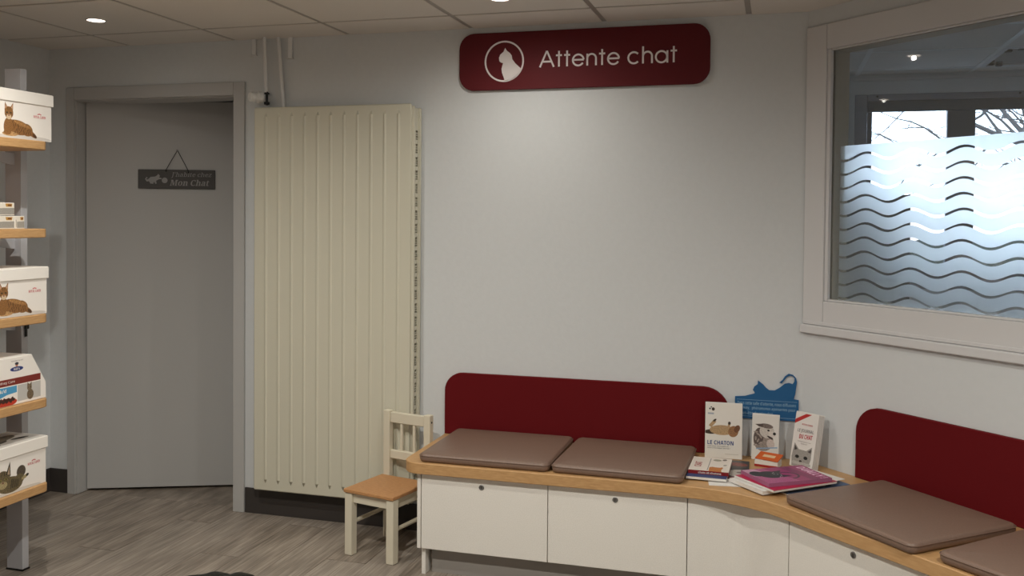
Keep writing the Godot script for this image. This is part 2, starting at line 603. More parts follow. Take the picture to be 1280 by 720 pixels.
func plank_cut(c: PackedVector2Array, at: Vector2, w: float, l: float) -> Mesh:
	var b = MB.new()
	var q = PackedVector2Array()
	for v in c:
		q.append((v - at) * Vector2(0.993, 0.999))
	var ids = Geometry2D.triangulate_polygon(q)
	for k in range(0, ids.size(), 3):
		var pts = []
		var uv = []
		for j in 3:
			var v: Vector2 = q[ids[k + j]]
			pts.append(Vector3(v.x, 0, v.y))
			uv.append(Vector2(v.x / w + 0.5, v.y / l + 0.5))
		b.face(pts, Vector3.UP, uv)
	for k in q.size():
		var v = q[k]
		var u = q[(k + 1) % q.size()]
		var d = (u - v).normalized()
		var n = Vector3(d.y, 0, -d.x)
		var m = (u + v) * 0.5
		if n.dot(Vector3(m.x, 0, m.y)) < 0:
			n = -n
		b.face([Vector3(v.x, 0, v.y), Vector3(u.x, 0, u.y), Vector3(u.x, -0.0115, u.y), Vector3(v.x, -0.0115, v.y)], n, [Vector2(0.02, 0.02), Vector2(0.02, 0.9), Vector2(0.03, 0.9), Vector2(0.03, 0.02)])
	return b.mesh()

# the glazed opening in the turned wall, and the room seen through it
func far_room():
	var wn = thing("window_1", "white framed interior window with frosted wave film over the right bench", "window", W0, W_TURN, "", "structure")
	var fp: Material = mats["frame_paint"]
	# casing boards: left, right, top, bottom
	for e in [[0.004, 0.108, 1.02, 2.212], [1.28, 1.384, 1.02, 2.212], [0.108, 1.28, 2.112, 2.212], [0.108, 1.28, 1.02, 1.118]]:
		part(wn, "casing", boxes([[Vector3(e[0], e[2], 0.0), Vector3(e[1], e[3], 0.012)]], 0.003), fp)
	# glazing beads
	for e in [[0.108, 0.126, 1.118, 2.112], [1.262, 1.28, 1.118, 2.112], [0.126, 1.262, 2.106, 2.112], [0.126, 1.262, 1.118, 1.127]]:
		part(wn, "bead", boxes([[Vector3(e[0], e[2], -0.012), Vector3(e[1], e[3], 0.006)]], 0.003), fp)
	# lining on the far side of the pane
	for e in [[0.10, 0.126, 1.10, 2.125], [1.262, 1.29, 1.10, 2.125], [0.126, 1.262, 2.106, 2.125], [0.126, 1.262, 1.10, 1.127]]:
		part(wn, "lining", boxes([[Vector3(e[0], e[2], -0.1), Vector3(e[1], e[3], -0.022)]], 0.001), mats["olive_paint"])
	var sill = MB.new()
	sill.span(Vector3(-0.004, 0.982, 0.0), Vector3(1.4, 1.018, 0.022), 0.006)
	part(wn, "sill", sill, fp)
	part(wn, "sill_moulding", boxes([[Vector3(0.004, 1.018, 0.0), Vector3(1.392, 1.036, 0.015)]], 0.005), fp)
	part(wn, "pane", boxes([[Vector3(0.112, 1.122, -0.018), Vector3(1.276, 2.109, -0.014)]]), mats["glass"])
	# film bands cut along the clear waves
	var base = 1.683
	var pitch = 0.0537
	for k in 12:
		var up = []
		var low = []
		for j in 73:
			var s = 0.165 + (1.258 - 0.165) * j / 72.0
			var wv = 0.0135 * cos(TAU * (s - 0.287 - 0.003 * sin(k * 1.7)) / 0.205)
			up.append(Vector2(s, minf(1.728, base + wv - 0.0045 - pitch * (k - 1))) if k > 0 else Vector2(s, 1.728))
			low.append(Vector2(s, base + wv + 0.0045 - pitch * k) if k < 11 else Vector2(s, 1.127))
		var b = MB.new()
		var zf = -0.0128
		var zb = -0.0136
		for j in 72:
			var a: Vector2 = up[j]
			var c: Vector2 = up[j + 1]
			var d: Vector2 = low[j + 1]
			var e: Vector2 = low[j]
			for q in [[zf, Vector3.BACK], [zb, Vector3.FORWARD]]:
				b.face([Vector3(a.x, a.y, q[0]), Vector3(c.x, c.y, q[0]), Vector3(d.x, d.y, q[0]), Vector3(e.x, e.y, q[0])], q[1])
			b.face([Vector3(a.x, a.y, zf), Vector3(c.x, c.y, zf), Vector3(c.x, c.y, zb), Vector3(a.x, a.y, zb)], Vector3.UP)
			b.face([Vector3(d.x, d.y, zf), Vector3(e.x, e.y, zf), Vector3(e.x, e.y, zb), Vector3(d.x, d.y, zb)], Vector3.DOWN)
		for q in [[0, Vector3.LEFT], [72, Vector3.RIGHT]]:
			var a: Vector2 = up[q[0]]
			var e: Vector2 = low[q[0]]
			b.face([Vector3(a.x, a.y, zf), Vector3(e.x, e.y, zf), Vector3(e.x, e.y, zb), Vector3(a.x, a.y, zb)], q[1])
		part(wn, "film_band", b, mats["frosted_film"])
	# the room behind
	var wp: Material = mats["wall_paint"]
	struct("wall_far_left", "grey side wall of the room behind the glass", "wall", boxes([[Vector3(-0.25, -0.05, -1.95), Vector3(-0.1, 2.4, -0.15)]]), wp)
	struct("wall_far_right", "grey end wall of the room behind the glass", "wall", boxes([[Vector3(3.2, -0.05, -1.95), Vector3(3.35, 2.4, 1.95)]]), wp)
	struct("wall_far_front", "short grey wall closing the room behind the glass", "wall", boxes([[Vector3(2.0, -0.05, 1.8), Vector3(3.2, 2.4, 1.95)]]), wp)
	var x0 = 0.41
	var x1 = 2.3
	struct("wall_far", "grey outer wall with the daylight window behind the glass", "wall", boxes([
		[Vector3(-0.1, -0.05, -1.95), Vector3(x0, 2.4, -1.8)], [Vector3(x1, -0.05, -1.95), Vector3(3.2, 2.4, -1.8)], [Vector3(x0, 2.165, -1.95), Vector3(x1, 2.4, -1.8)], [Vector3(x0, -0.05, -1.95), Vector3(x1, 1.05, -1.8)]]), wp)
	struct("trim_2", "pale edge strip between far ceiling and outer wall", "trim", boxes([[Vector3(-0.1, 2.243, -1.8), Vector3(3.2, 2.262, -1.782)]], 0.002), mats["frame_paint"])
	var fw = thing("window_2", "grey framed outer window with bare branches behind it, seen through the pane", "window", Vector3(0, 0, -1.8), 0, "", "structure")
	for e in [[x0, 0.478, 1.05, 2.165], [2.23, x1, 1.05, 2.165], [0.478, 2.23, 2.128, 2.165], [0.478, 2.23, 1.05, 1.11]]:
		part(fw, "frame", boxes([[Vector3(e[0], e[2], -0.08), Vector3(e[1], e[3], 0.012)]], 0.004), mats["window_pale"])
	for e in [[0.478, 0.508], [0.908, 1.055], [1.46, 1.61], [2.2, 2.23]]:
		part(fw, "stile", boxes([[Vector3(e[0], 1.11, -0.07), Vector3(e[1], 2.128, -0.02)]], 0.004), mats["window_grey"])
	part(fw, "blind_box", boxes([[Vector3(0.478, 2.064, -0.018), Vector3(2.23, 2.128, 0.01)]], 0.008), mats["window_grey"])
	part(fw, "bottom_rail", boxes([[Vector3(0.508, 1.11, -0.07), Vector3(2.2, 1.17, -0.02)]], 0.004), mats["window_grey"])
	for e in [[0.508, 0.908], [1.055, 1.46], [1.61, 2.2]]:
		part(fw, "pane", boxes([[Vector3(e[0], 1.17, -0.048), Vector3(e[1], 2.07, -0.042)]]), mats["glass"])
	for x in [0.53, 1.27]:
		var sc = MB.new()
		sc.xf = Transform3D(Basis(Vector3.RIGHT, PI / 2), Vector3(x, 2.152, 0.012))
		sc.lathe([Vector2(0.006, 0), Vector2(0.006, 0.003), Vector2(0, 0.003)], 10)
		part(fw, "screw_cap", sc, mats["black"])
	var cu = thing("added_cupboard", "dark grey cupboard added beside the outer window to keep sky light off the lower frosted film", "cupboard", Vector3(0.4, 0, -1.6))  # guessed furniture, added to block the sky behind the dark lower film
	part(cu, "body", boxes([[Vector3(-0.29, 0.0, -0.18), Vector3(0.28, 1.58, 0.14)]], 0.003), mats["cupboard_grey"])
	for sd in [-1.0, 1.0]:
		var dr = part(cu, "door", boxes([[Vector3(-0.005 + sd * 0.1415 - 0.139, 0.08, 0.14), Vector3(-0.005 + sd * 0.1415 + 0.139, 1.575, 0.158)]], 0.002), mats["cupboard_grey"])
		part(dr, "handle", boxes([[Vector3(-0.005 + sd * 0.02 - 0.005, 0.8, 0.158), Vector3(-0.005 + sd * 0.02 + 0.005, 0.95, 0.17)]], 0.002), mats["steel"])
	# far floor
	var ff = flat()
	ff.prism(PackedVector2Array(FAR), 0.0, 0.011)
	struct("floor_far", "grey brown floor of the room behind the glass", "floor", ff, mats["plank_1"])

func outside():
	struct("ground", "grey paved ground outside the windows", "ground", boxes([[Vector3(-30, -0.2, -40), Vector3(30, -0.105, 40)]]), mats["asphalt"])
	# bare tree whose limbs cross the sky in the far window
	var t = thing("bare_tree", "leafless tree with thin branches outside the far window", "tree", Vector3(3.6, -0.1, -6.2))
	var rng = RandomNumberGenerator.new()
	rng.seed = 5
	var trunk = MB.new()
	trunk.tube([Vector3(0, 0, 0), Vector3(0.05, 1.2, 0), Vector3(-0.05, 2.2, 0.05), Vector3(0.0, 3.4, 0.0)], [0.17, 0.14, 0.12, 0.08], 10)
	part(t, "trunk", trunk, mats["bark"])
	for k in 7:
		var b = MB.new()
		var a = lerpf(-0.5, 0.45, k / 6.0)
		var dir = Vector3(-cos(a), 0.10 + 0.09 * (k % 4), sin(a) * 0.8).normalized()
		branch(b, Vector3(0, 1.7 + 0.22 * k, 0), dir, 0.055, 2.4, 3, rng)
		part(t, "branch", b, mats["bark"])
	# clipped hedge under it
	var h = MB.new()
	var n = FastNoiseLite.new()
	n.seed = 3
	n.frequency = 2.2
	for i in 60:
		for j in 10:
			var pts = []
			for q in [[0, 0], [1, 0], [1, 1], [0, 1]]:
				var u: float = (i + q[0]) / 60.0
				var a: float = PI * (j + q[1]) / 10.0
				var p = Vector3(-1.6 + 6.4 * u, -0.1 + 1.42 * sin(a), 0.45 * cos(a))
				p += Vector3(0, sin(a), cos(a)) * 0.16 * n.get_noise_3d(p.x * 2.0, p.y * 2.0, p.z * 2.0)
				pts.append(p)
			var a2 = PI * (j + 0.5) / 10.0
			h.face(pts, Vector3(0, sin(a2), cos(a2)))
	var ho = part(self, "hedge", h, mats["hedge_leaf"])
	ho.position = Vector3(0, 0, -4.4)
	tag(ho, "dark clipped hedge outside below the far window", "hedge")
func branch(b: MB, at: Vector3, dir: Vector3, r: float, l: float, depth: int, rng: RandomNumberGenerator):
	var pts = [at]
	var rad = [r]
	var p = at
	var d = dir
	var n = 6
	for i in n:
		d = (d + Vector3(rng.randf_range(-0.28, 0.28), rng.randf_range(-0.24, 0.26), rng.randf_range(-0.28, 0.28))).normalized()
		p += d * l / n
		pts.append(p)
		rad.append(r * (1.0 - 0.75 * (i + 1) / n))
		if depth > 0 and i > 0:
			for q in 1 + int(rng.randf() < 0.4):
				var side = (d + Vector3(rng.randf_range(-0.9, 0.9), rng.randf_range(-0.7, 0.8), rng.randf_range(-0.9, 0.9))).normalized()
				branch(b, p, side, rad[-1] * 0.6, l * rng.randf_range(0.3, 0.5), depth - 1, rng)
	b.tube(pts, rad, 5)

func doorway():
	# dark passage behind the door
	var c: Material = mats["wall_paint"]
	struct("wall_passage", "walls of the dark passage behind the door left ajar", "wall", boxes([
		[Vector3(-3.92, -0.05, -1.75), Vector3(-3.77, 2.4, -0.15)], [Vector3(-2.1, -0.05, -1.75), Vector3(-1.95, 2.4, -0.15)], [Vector3(-3.77, -0.05, -1.75), Vector3(-2.1, 2.4, -1.6)]]), c)
	var pf = flat()
	pf.prism(PackedVector2Array([Vector2(-3.77, -1.6), Vector2(-2.1, -1.6), Vector2(-2.1, -0.052), Vector2(-3.77, -0.052)]), 0.001, 0.1)
	struct("floor_passage", "grey brown floor of the passage behind the door", "floor", pf, mats["plank_0"])
	struct("ceiling_passage", "ceiling of the passage behind the door", "ceiling", boxes([[Vector3(-3.77, 2.28, -1.6), Vector3(-2.1, 2.4, -0.15)]]), mats["ceiling_tile"])
	var fr = thing("trim_1", "pale grey door frame beside the radiator", "door frame", Vector3.ZERO, 0, "", "structure")
	var fp: Material = mats["frame_paint"]
	part(fr, "jamb", boxes([[Vector3(-3.503, 0, 0.0), Vector3(-3.456, 2.08, 0.014)], [Vector3(-3.462, 0, -0.15), Vector3(-3.448, 2.022, 0.0)]], 0.002), mats["door_paint"])
	part(fr, "jamb", boxes([[Vector3(-2.534, 0, 0.0), Vector3(-2.474, 2.08, 0.014)], [Vector3(-2.542, 0, -0.15), Vector3(-2.528, 2.022, 0.0)]], 0.002), mats["door_paint"])
	part(fr, "head", boxes([[Vector3(-3.456, 2.016, 0.0), Vector3(-2.534, 2.08, 0.014)], [Vector3(-3.448, 2.01, -0.15), Vector3(-2.542, 2.022, 0.0)]], 0.002), mats["door_paint"])
	var d = thing("door_1", "plain grey door standing ajar with a slate sign hung on it", "door", Vector3(-3.445, 0, -0.052), deg_to_rad(23.0), "", "structure")
	part(d, "leaf", boxes([[Vector3(0.006, 0.012, -0.04), Vector3(0.895, 2.03, 0.0)]], 0.002), mats["door_paint"])
	# slate sign on the door
	var s = thing("hanging_sign", "small dark slate sign with cat drawing hung on the grey door", "sign", d.transform * Vector3(0.459, 1.574, 0.004), deg_to_rad(23.0))
	var pl = MB.new()
	pl.span(Vector3(-0.193, 0.0, 0.0), Vector3(0.193, 0.099, 0.008), 0.0015)
	part(s, "plate", pl, mats["slate"])
	for e in [[-0.053, 0.098], [0.06, 0.092]]:
		var st = MB.new()
		st.tube([Vector3(0.003, 0.2, 0.004), Vector3(e[0], e[1], 0.0105)], 0.0016, 6)
		part(s, "cord", st, mats["black"])
		var kn = MB.new()
		kn.xf = Transform3D(Basis.IDENTITY, Vector3(e[0], e[1] - 0.006, 0.0105))
		kn.lathe([Vector2(0, -0.005), Vector2(0.004, -0.002), Vector2(0.004, 0.002), Vector2(0, 0.005)], 8)
		part(s, "knot", kn, mats["black"])
	var nail = MB.new()
	nail.xf = Transform3D(Basis(Vector3.RIGHT, PI / 2), Vector3(0.003, 0.2, -0.003))
	nail.lathe([Vector2(0.003, 0), Vector2(0.003, 0.01), Vector2(0.005, 0.011), Vector2(0, 0.012)], 8)
	part(s, "nail", nail, mats["steel"])
	words(s, "J'habite chez", 0.2, 0.03, Vector3(0.075, 0.071, 0.0085), mats["slate_print"], "Droid Serif", false, Basis.IDENTITY, 0.22)
	words(s, "Mon Chat", 0.195, 0.032, Vector3(0.066, 0.032, 0.0085), mats["slate_print"], "Droid Serif", true, Basis.IDENTITY, 0.22)
	# pouncing cat with a ball of wool
	var ct = MB.new()
	ct.prism(PackedVector2Array([Vector2(-0.158, 0.05), Vector2(-0.15, 0.036), Vector2(-0.14, 0.038), Vector2(-0.134, 0.032), Vector2(-0.133, 0.026), Vector2(-0.118, 0.024), Vector2(-0.113, 0.036), Vector2(-0.106, 0.024), Vector2(-0.1, 0.026), Vector2(-0.103, 0.04), Vector2(-0.09, 0.048), Vector2(-0.074, 0.05), Vector2(-0.078, 0.056), Vector2(-0.088, 0.057), Vector2(-0.084, 0.066), Vector2(-0.092, 0.076), Vector2(-0.098, 0.068), Vector2(-0.108, 0.062), Vector2(-0.13, 0.06), Vector2(-0.142, 0.048), Vector2(-0.15, 0.046), Vector2(-0.152, 0.052), Vector2(-0.144, 0.054), Vector2(-0.15, 0.06)]), 0.008, 0.0087)
	part(s, "cat_drawing", ct, mats["slate_print"])
	var ball = MB.new()
	ball.prism(arc(Vector2(-0.06, 0.043), 0.0145, 0, 345, 23), 0.008, 0.0086)
	part(s, "wool_ball_drawing", ball, mats["slate_print"])

func ceiling_grid():
	var c = struct("ceiling", "suspended ceiling of beige square tiles in a thin metal grid", "ceiling", boxes([[Vector3(-3.77, 2.31, -1.95), Vector3(3.35, 2.41, 5.55)]]), mats["slab"])
	var lamp_panel = Vector2(1.02, -1.63)
	for region in [[OUR, Vector2(-0.133, 0.272)], [FAR, Vector2(0.42, -1.03)]]:
		var poly = PackedVector2Array(region[0])
		var o: Vector2 = region[1]
		for i in range(-7, 7):
			for j in range(-4, 11):
				var a = o + Vector2(i, j) * 0.6
				if region[0] == FAR and a.distance_to(lamp_panel) < 0.1:
					continue
				var e = 0.011
				var quad = PackedVector2Array([a + Vector2(e, e), a + Vector2(0.6 - e, e), a + Vector2(0.6 - e, 0.6 - e), a + Vector2(e, 0.6 - e)])
				for q in Geometry2D.intersect_polygons(quad, poly):
					if area(q) < 0.0004:
						continue
					var mid = Vector2.ZERO
					for v in q:
						mid += v / q.size()
					var loc = PackedVector2Array()
					for v in q:
						loc.append(v - mid)
					var b = flat()
					b.prism(loc, -0.012, 0.0, 0.0015 if q.size() == 4 else 0.0)
					var t = part(c, "tile", b, mats["ceiling_tile"])
					t.position = Vector3(mid.x, ROOM_H, mid.y)
		for axis in 2:
			for i in range(-8, 12):
				var h = 0.012
				var quad: PackedVector2Array
				if axis == 0:
					var x = o.x + i * 0.6
					quad = PackedVector2Array([Vector2(x - h, -3), Vector2(x + h, -3), Vector2(x + h, 7), Vector2(x - h, 7)])
				else:
					var z = o.y + i * 0.6
					quad = PackedVector2Array([Vector2(-5, z - h), Vector2(5, z - h), Vector2(5, z + h), Vector2(-5, z + h)])
				for q in Geometry2D.intersect_polygons(quad, poly):
					if area(q) < 0.001:
						continue
					var b = flat()
					var lo = 0.003 if region[0] == OUR else -0.002
					b.prism(q, -ROOM_H - 0.02 - 0.0005 * axis, -ROOM_H - lo - 0.0005 * axis)
					part(c, "grid_bar", b, mats["grid_bar" if region[0] == OUR else "grid_bar_white"])
	# glossy panel luminaire in the far ceiling, switched off
	var p = thing("ceiling_panel_light", "square glossy light panel with dark clips in the far ceiling", "ceiling light", Vector3(1.32, ROOM_H, -1.33))
	part(p, "frame", boxes([[Vector3(-0.288, -0.004, -0.288), Vector3(0.288, 0.02, -0.262)], [Vector3(-0.288, -0.004, 0.262), Vector3(0.288, 0.02, 0.288)], [Vector3(-0.288, -0.004, -0.262), Vector3(-0.262, 0.02, 0.262)], [Vector3(0.262, -0.004, -0.262), Vector3(0.288, 0.02, 0.262)]], 0.002), mats["frame_paint"])
	part(p, "cover", boxes([[Vector3(-0.262, 0.004, -0.262), Vector3(0.262, 0.01, 0.262)]]), mat("panel_cover", Color(0.75, 0.78, 0.8), 0.06, 0.85))
	for e in [[-0.2, -0.25], [0.2, -0.25], [-0.2, 0.25], [0.2, 0.25], [-0.25, -0.2], [-0.25, 0.2]]:
		part(p, "clip", boxes([[Vector3(e[0] - 0.016, -0.008, e[1] - 0.016), Vector3(e[0] + 0.016, 0.003, e[1] + 0.016)]], 0.003), mats["black"])

func lamps():
	# row by the wall, row over the middle of the room, one unseen, added to brighten the shelf boxes
	var spots = [[-2.861, 0.561, 0.06, "above the grey door"], [-1.045, 0.521, 0.46, "above the red wall sign"], [-2.16, 1.62, 1.6, "added out of view to brighten the shelf boxes"], [-1.05, 2.36, 3.6, "over the middle of the waiting room"], [0.75, 2.36, 2.4, "in front of the right bench"]]
	for e in spots:
		var t = thing("ceiling_downlight", "small round recessed ceiling spotlight " + e[3], "ceiling light", Vector3(e[0], ROOM_H, e[1]), 0, "recessed ceiling spotlights")
		var ring = MB.new()
		ring.lathe([Vector2(0.036, 0.001), Vector2(0.037, -0.0035), Vector2(0.043, -0.004), Vector2(0.045, 0.0)], 28)
		part(t, "ring", ring, mats["frame_paint"])
		var lens = MB.new()
		lens.lathe([Vector2(0.0, -0.0032), Vector2(0.03, -0.003), Vector2(0.0365, -0.001)], 28)
		part(t, "lens", lens, mats["lamp_lens"])
		var l = SpotLight3D.new()
		l.name = "beam"
		l.light_color = Color(1.0, 0.985, 0.945)
		l.light_energy = e[2]
		l.light_size = 0.01
		l.spot_range = 12.0
		l.spot_attenuation = 2.0
		l.spot_angle = 88.0
		l.spot_angle_attenuation = 1.0
		l.shadow_enabled = true
		l.position = Vector3(0, -0.0135, 0)
		l.rotation.x = -PI / 2
		t.add_child(l)

func radiator():
	var en: Material = mats["radiator_enamel"]
	var r = thing("radiator", "tall cream panel radiator with vertical ribs beside the door", "radiator", Vector3(-1.987, 0.137, 0))
	var w = 0.398
	var h = 1.809
	var f = MB.new()
	f.span(Vector3(-w, 0, 0.062), Vector3(w, h, 0.075), 0.006)
	f.span(Vector3(-w + 0.004, 0.004, 0.058), Vector3(w + 0.013, h - 0.01, 0.066), 0.004)
	part(r, "front_panel", f, en)
	for k in 11:
		var x = -0.332 + 0.0669 * k
		var b = MB.new()
		var prof = PackedVector2Array([Vector2(-0.009, 0), Vector2(-0.003, 0.0042), Vector2(0.002, 0.0042), Vector2(0.008, 0)])
		var y0 = 0.055
		var y1 = h - 0.045
		for i in 3:
			var p = prof[i]
			var q = prof[i + 1]
			var n = Vector3(-(q.y - p.y), 0, q.x - p.x).normalized()
			b.face([Vector3(x + p.x, y0, 0.075 + p.y), Vector3(x + q.x, y0, 0.075 + q.y), Vector3(x + q.x, y1, 0.075 + q.y), Vector3(x + p.x, y1, 0.075 + p.y)], n)
		for e in [[y0, -0.02, -1], [y1, 0.02, 1]]:
			b.face([Vector3(x - 0.009, e[0], 0.075), Vector3(x - 0.003, e[0], 0.0792), Vector3(x, e[0] + e[1], 0.075)], Vector3(-0.3, e[2], 1))
			b.face([Vector3(x - 0.003, e[0], 0.0792), Vector3(x + 0.002, e[0], 0.0792), Vector3(x, e[0] + e[1], 0.075)], Vector3(0, e[2], 1))
			b.face([Vector3(x + 0.002, e[0], 0.0792), Vector3(x + 0.008, e[0], 0.075), Vector3(x, e[0] + e[1], 0.075)], Vector3(0.3, e[2], 1))
		part(r, "rib", b, en)
	var back = MB.new()
	back.span(Vector3(-w, 0.0, 0.010), Vector3(w + 0.025, h - 0.016, 0.024), 0.005)
	part(r, "rear_panel", back, en)
	# perforated side cover: slots left open in groups of four
	for s in [-1.0, 1.0]:
		var g = MB.new()
		var x = w + 0.012 if s > 0.0 else -w + 0.008
		g.span(Vector3(x - 0.001, 0.01, 0.024), Vector3(x + 0.001, h - 0.02, 0.027))
		g.span(Vector3(x - 0.001, 0.01, 0.054), Vector3(x + 0.001, h - 0.02, 0.058))
		var y = 0.01
		while y < h - 0.14:
			g.span(Vector3(x - 0.001, y, 0.027), Vector3(x + 0.001, y + 0.018, 0.054))
			for k in 3:
				g.span(Vector3(x - 0.001, y + 0.0255 + k * 0.0105, 0.027), Vector3(x + 0.001, y + 0.0282 + k * 0.0105, 0.054))
			y += 0.06
		g.span(Vector3(x - 0.001, y, 0.027), Vector3(x + 0.001, h - 0.02, 0.054))
		part(r, "side_grille", g, en)
	for e in [[-0.25, 0.3], [0.25, 0.3], [-0.25, 1.5], [0.25, 1.5]]:
		part(r, "bracket", boxes([[Vector3(e[0] - 0.02, e[1], 0.0), Vector3(e[0] + 0.02, e[1] + 0.08, 0.011)]]), en)
	# supply pipes and the valve head
	var v = thing("radiator_valve", "white round thermostat knob on top of the radiator, by its pipe", "valve", Vector3(-2.36, 1.995, 0.042))
	var knob = MB.new()
	knob.xf = Transform3D(Basis(Vector3.UP, 0.9) * Basis(Vector3.BACK, PI / 2), Vector3(-0.002, 0.0, 0.012))
	knob.lathe([Vector2(0.014, -0.012), Vector2(0.026, -0.006), Vector2(0.027, 0.012), Vector2(0.018, 0.02), Vector2(0.019, 0.026), Vector2(0.0235, 0.031), Vector2(0.0235, 0.048), Vector2(0.019, 0.054), Vector2(0, 0.055)], 24)
	part(v, "knob", knob, mat("valve_white", Color(0.93, 0.93, 0.92), 0.4))
	var body = MB.new()
	body.tube([Vector3(0.022, 0.028, -0.004), Vector3(0.022, -0.035, -0.004)], 0.006, 10)
	body.tube([Vector3(0.022, -0.02, -0.004), Vector3(0.022, -0.032, -0.004)], 0.013, 10)
	body.tube([Vector3(0.022, 0.016, -0.004), Vector3(0.022, 0.024, -0.004)], 0.012, 10)
	part(v, "body", body, mats["black"])
	var ends = [[-2.352, 2.292, -2.342, 2.02], [-2.287, 2.292, -2.254, 1.93]]
	var lab = ["white heating pipe running down from the ceiling to the thermostat knob", "white heating pipe running down from the ceiling behind the radiator top"]
	for k in 2:
		var b = MB.new()
		var e: Array = ends[k]
		var z = 0.038 if k == 0 else 0.024
		b.tube([Vector3(e[0], e[1], z), Vector3(e[2], e[3], z)], 0.0085, 12)
		var o = part(self, numbered("heating_pipe"), b, mats["white_pipe"])
		tag(o, lab[k], "pipe", "heating pipes by the ceiling")
	for k in 2:
		var b = MB.new()
		var x: float = [-2.425, -2.232][k]
		b.span(Vector3(x - 0.012, 2.205 - 0.022 * k, 0.0), Vector3(x + 0.012, 2.285, 0.012), 0.004)
		b.span(Vector3(x - 0.017, 2.20 - 0.022 * k, 0.0), Vector3(x + 0.017, 2.206 - 0.022 * k, 0.014), 0.002)
		var o = part(self, numbered("pipe_support"), b, mats["white_pipe"])
		tag(o, ["short white mounting strip under the ceiling on the door side of the pipes", "short white mounting strip under the ceiling on the sign side of the pipes"][k], "bracket", "mounting strips by the pipes")

func wall_sign():
	var s = thing("wall_sign", "long burgundy rounded sign with white cat emblem high on the back wall", "sign", Vector3(-0.835, 2.001, 0))
	var b = MB.new()
	b.xf = Transform3D(Basis.IDENTITY, Vector3(0, 0.126, 0))
	b.prism(MB.rrect(1.098, 0.252, 0.068, 8), 0.004, 0.018, 0.002, true)
	part(s, "board", b, mats["sign_red"])
	for x in [-0.42, 0.42]:
		part(s, "spacer", boxes([[Vector3(x - 0.02, 0.1, 0), Vector3(x + 0.02, 0.15, 0.005)]]), mats["steel"])
	var ring = MB.new()
	ring.stroke(arc(Vector2(-0.34, 0.1245), 0.0865, 0, 360, 48), 0.0075, 0.018, 0.0192)
	part(s, "emblem_ring", ring, mats["sign_white"])
	var sil = PackedVector2Array()
	for p in [[-1.168, 2.184], [-1.163, 2.176], [-1.158, 2.17], [-1.146, 2.161], [-1.138, 2.15], [-1.135, 2.133], [-1.12, 2.114], [-1.098, 2.094], [-1.094, 2.088], [-1.108, 2.066], [-1.125, 2.05], [-1.145, 2.042], [-1.170, 2.039], [-1.172, 2.05], [-1.182, 2.077], [-1.184, 2.094], [-1.177, 2.118], [-1.187, 2.121], [-1.194, 2.127], [-1.196, 2.142], [-1.19, 2.156], [-1.176, 2.167]]:
		sil.append(Vector2(p[0] + 0.835 - 0.003, p[1] - 2.001))
	var ct = MB.new()
	ct.prism(sil, 0.018, 0.0192)
	part(s, "emblem_cat", ct, mats["sign_white"])
	# the words, written with a round pen
	var t = MB.new()
	var em = 0.0945
	var x = -0.178
	var y = 0.0925
	var pen = 0.0078
	var gl = {
		"A": [0.66, [[Vector2(0.0, 0), Vector2(0.33, 0.74)], [Vector2(0.33, 0.74), Vector2(0.66, 0)], [Vector2(0.12, 0.25), Vector2(0.54, 0.25)]]],
		"t": [0.28, [[Vector2(0.14, 0), Vector2(0.14, 0.72)], [Vector2(0, 0.52), Vector2(0.28, 0.52)]]],
		"e": [0.56, [arc(Vector2(0.28, 0.27), 0.25, 3, 328), [Vector2(0.03, 0.28), Vector2(0.54, 0.28)]]],
		"n": [0.48, [[Vector2(0.04, 0), Vector2(0.04, 0.54)], arc(Vector2(0.24, 0.32), 0.2, 180, 0, 14), [Vector2(0.44, 0.34), Vector2(0.44, 0)]]],
		"c": [0.55, [arc(Vector2(0.28, 0.27), 0.25, 42, 318)]],
		"h": [0.48, [[Vector2(0.04, 0), Vector2(0.04, 0.76)], arc(Vector2(0.24, 0.32), 0.2, 180, 0, 14), [Vector2(0.44, 0.34), Vector2(0.44, 0)]]],
		"a": [0.58, [arc(Vector2(0.28, 0.27), 0.25, 0, 360, 30), [Vector2(0.54, 0), Vector2(0.54, 0.54)]]],
	}
	for ch in "Attente chat":
		if ch == " ":
			x += 0.26 * em
			part(s, "lettering", t, mats["sign_white"])
			t = MB.new()
			continue
		var g: Array = gl[ch]
		for st in g[1]:
			var pts = PackedVector2Array()
			for p in st:
				pts.append(Vector2(x, y) + (p as Vector2) * em)
			t.stroke(pts, pen, 0.018, 0.0192)
		x += (g[0] + 0.1) * em
	part(s, "lettering", t, mats["sign_white"])

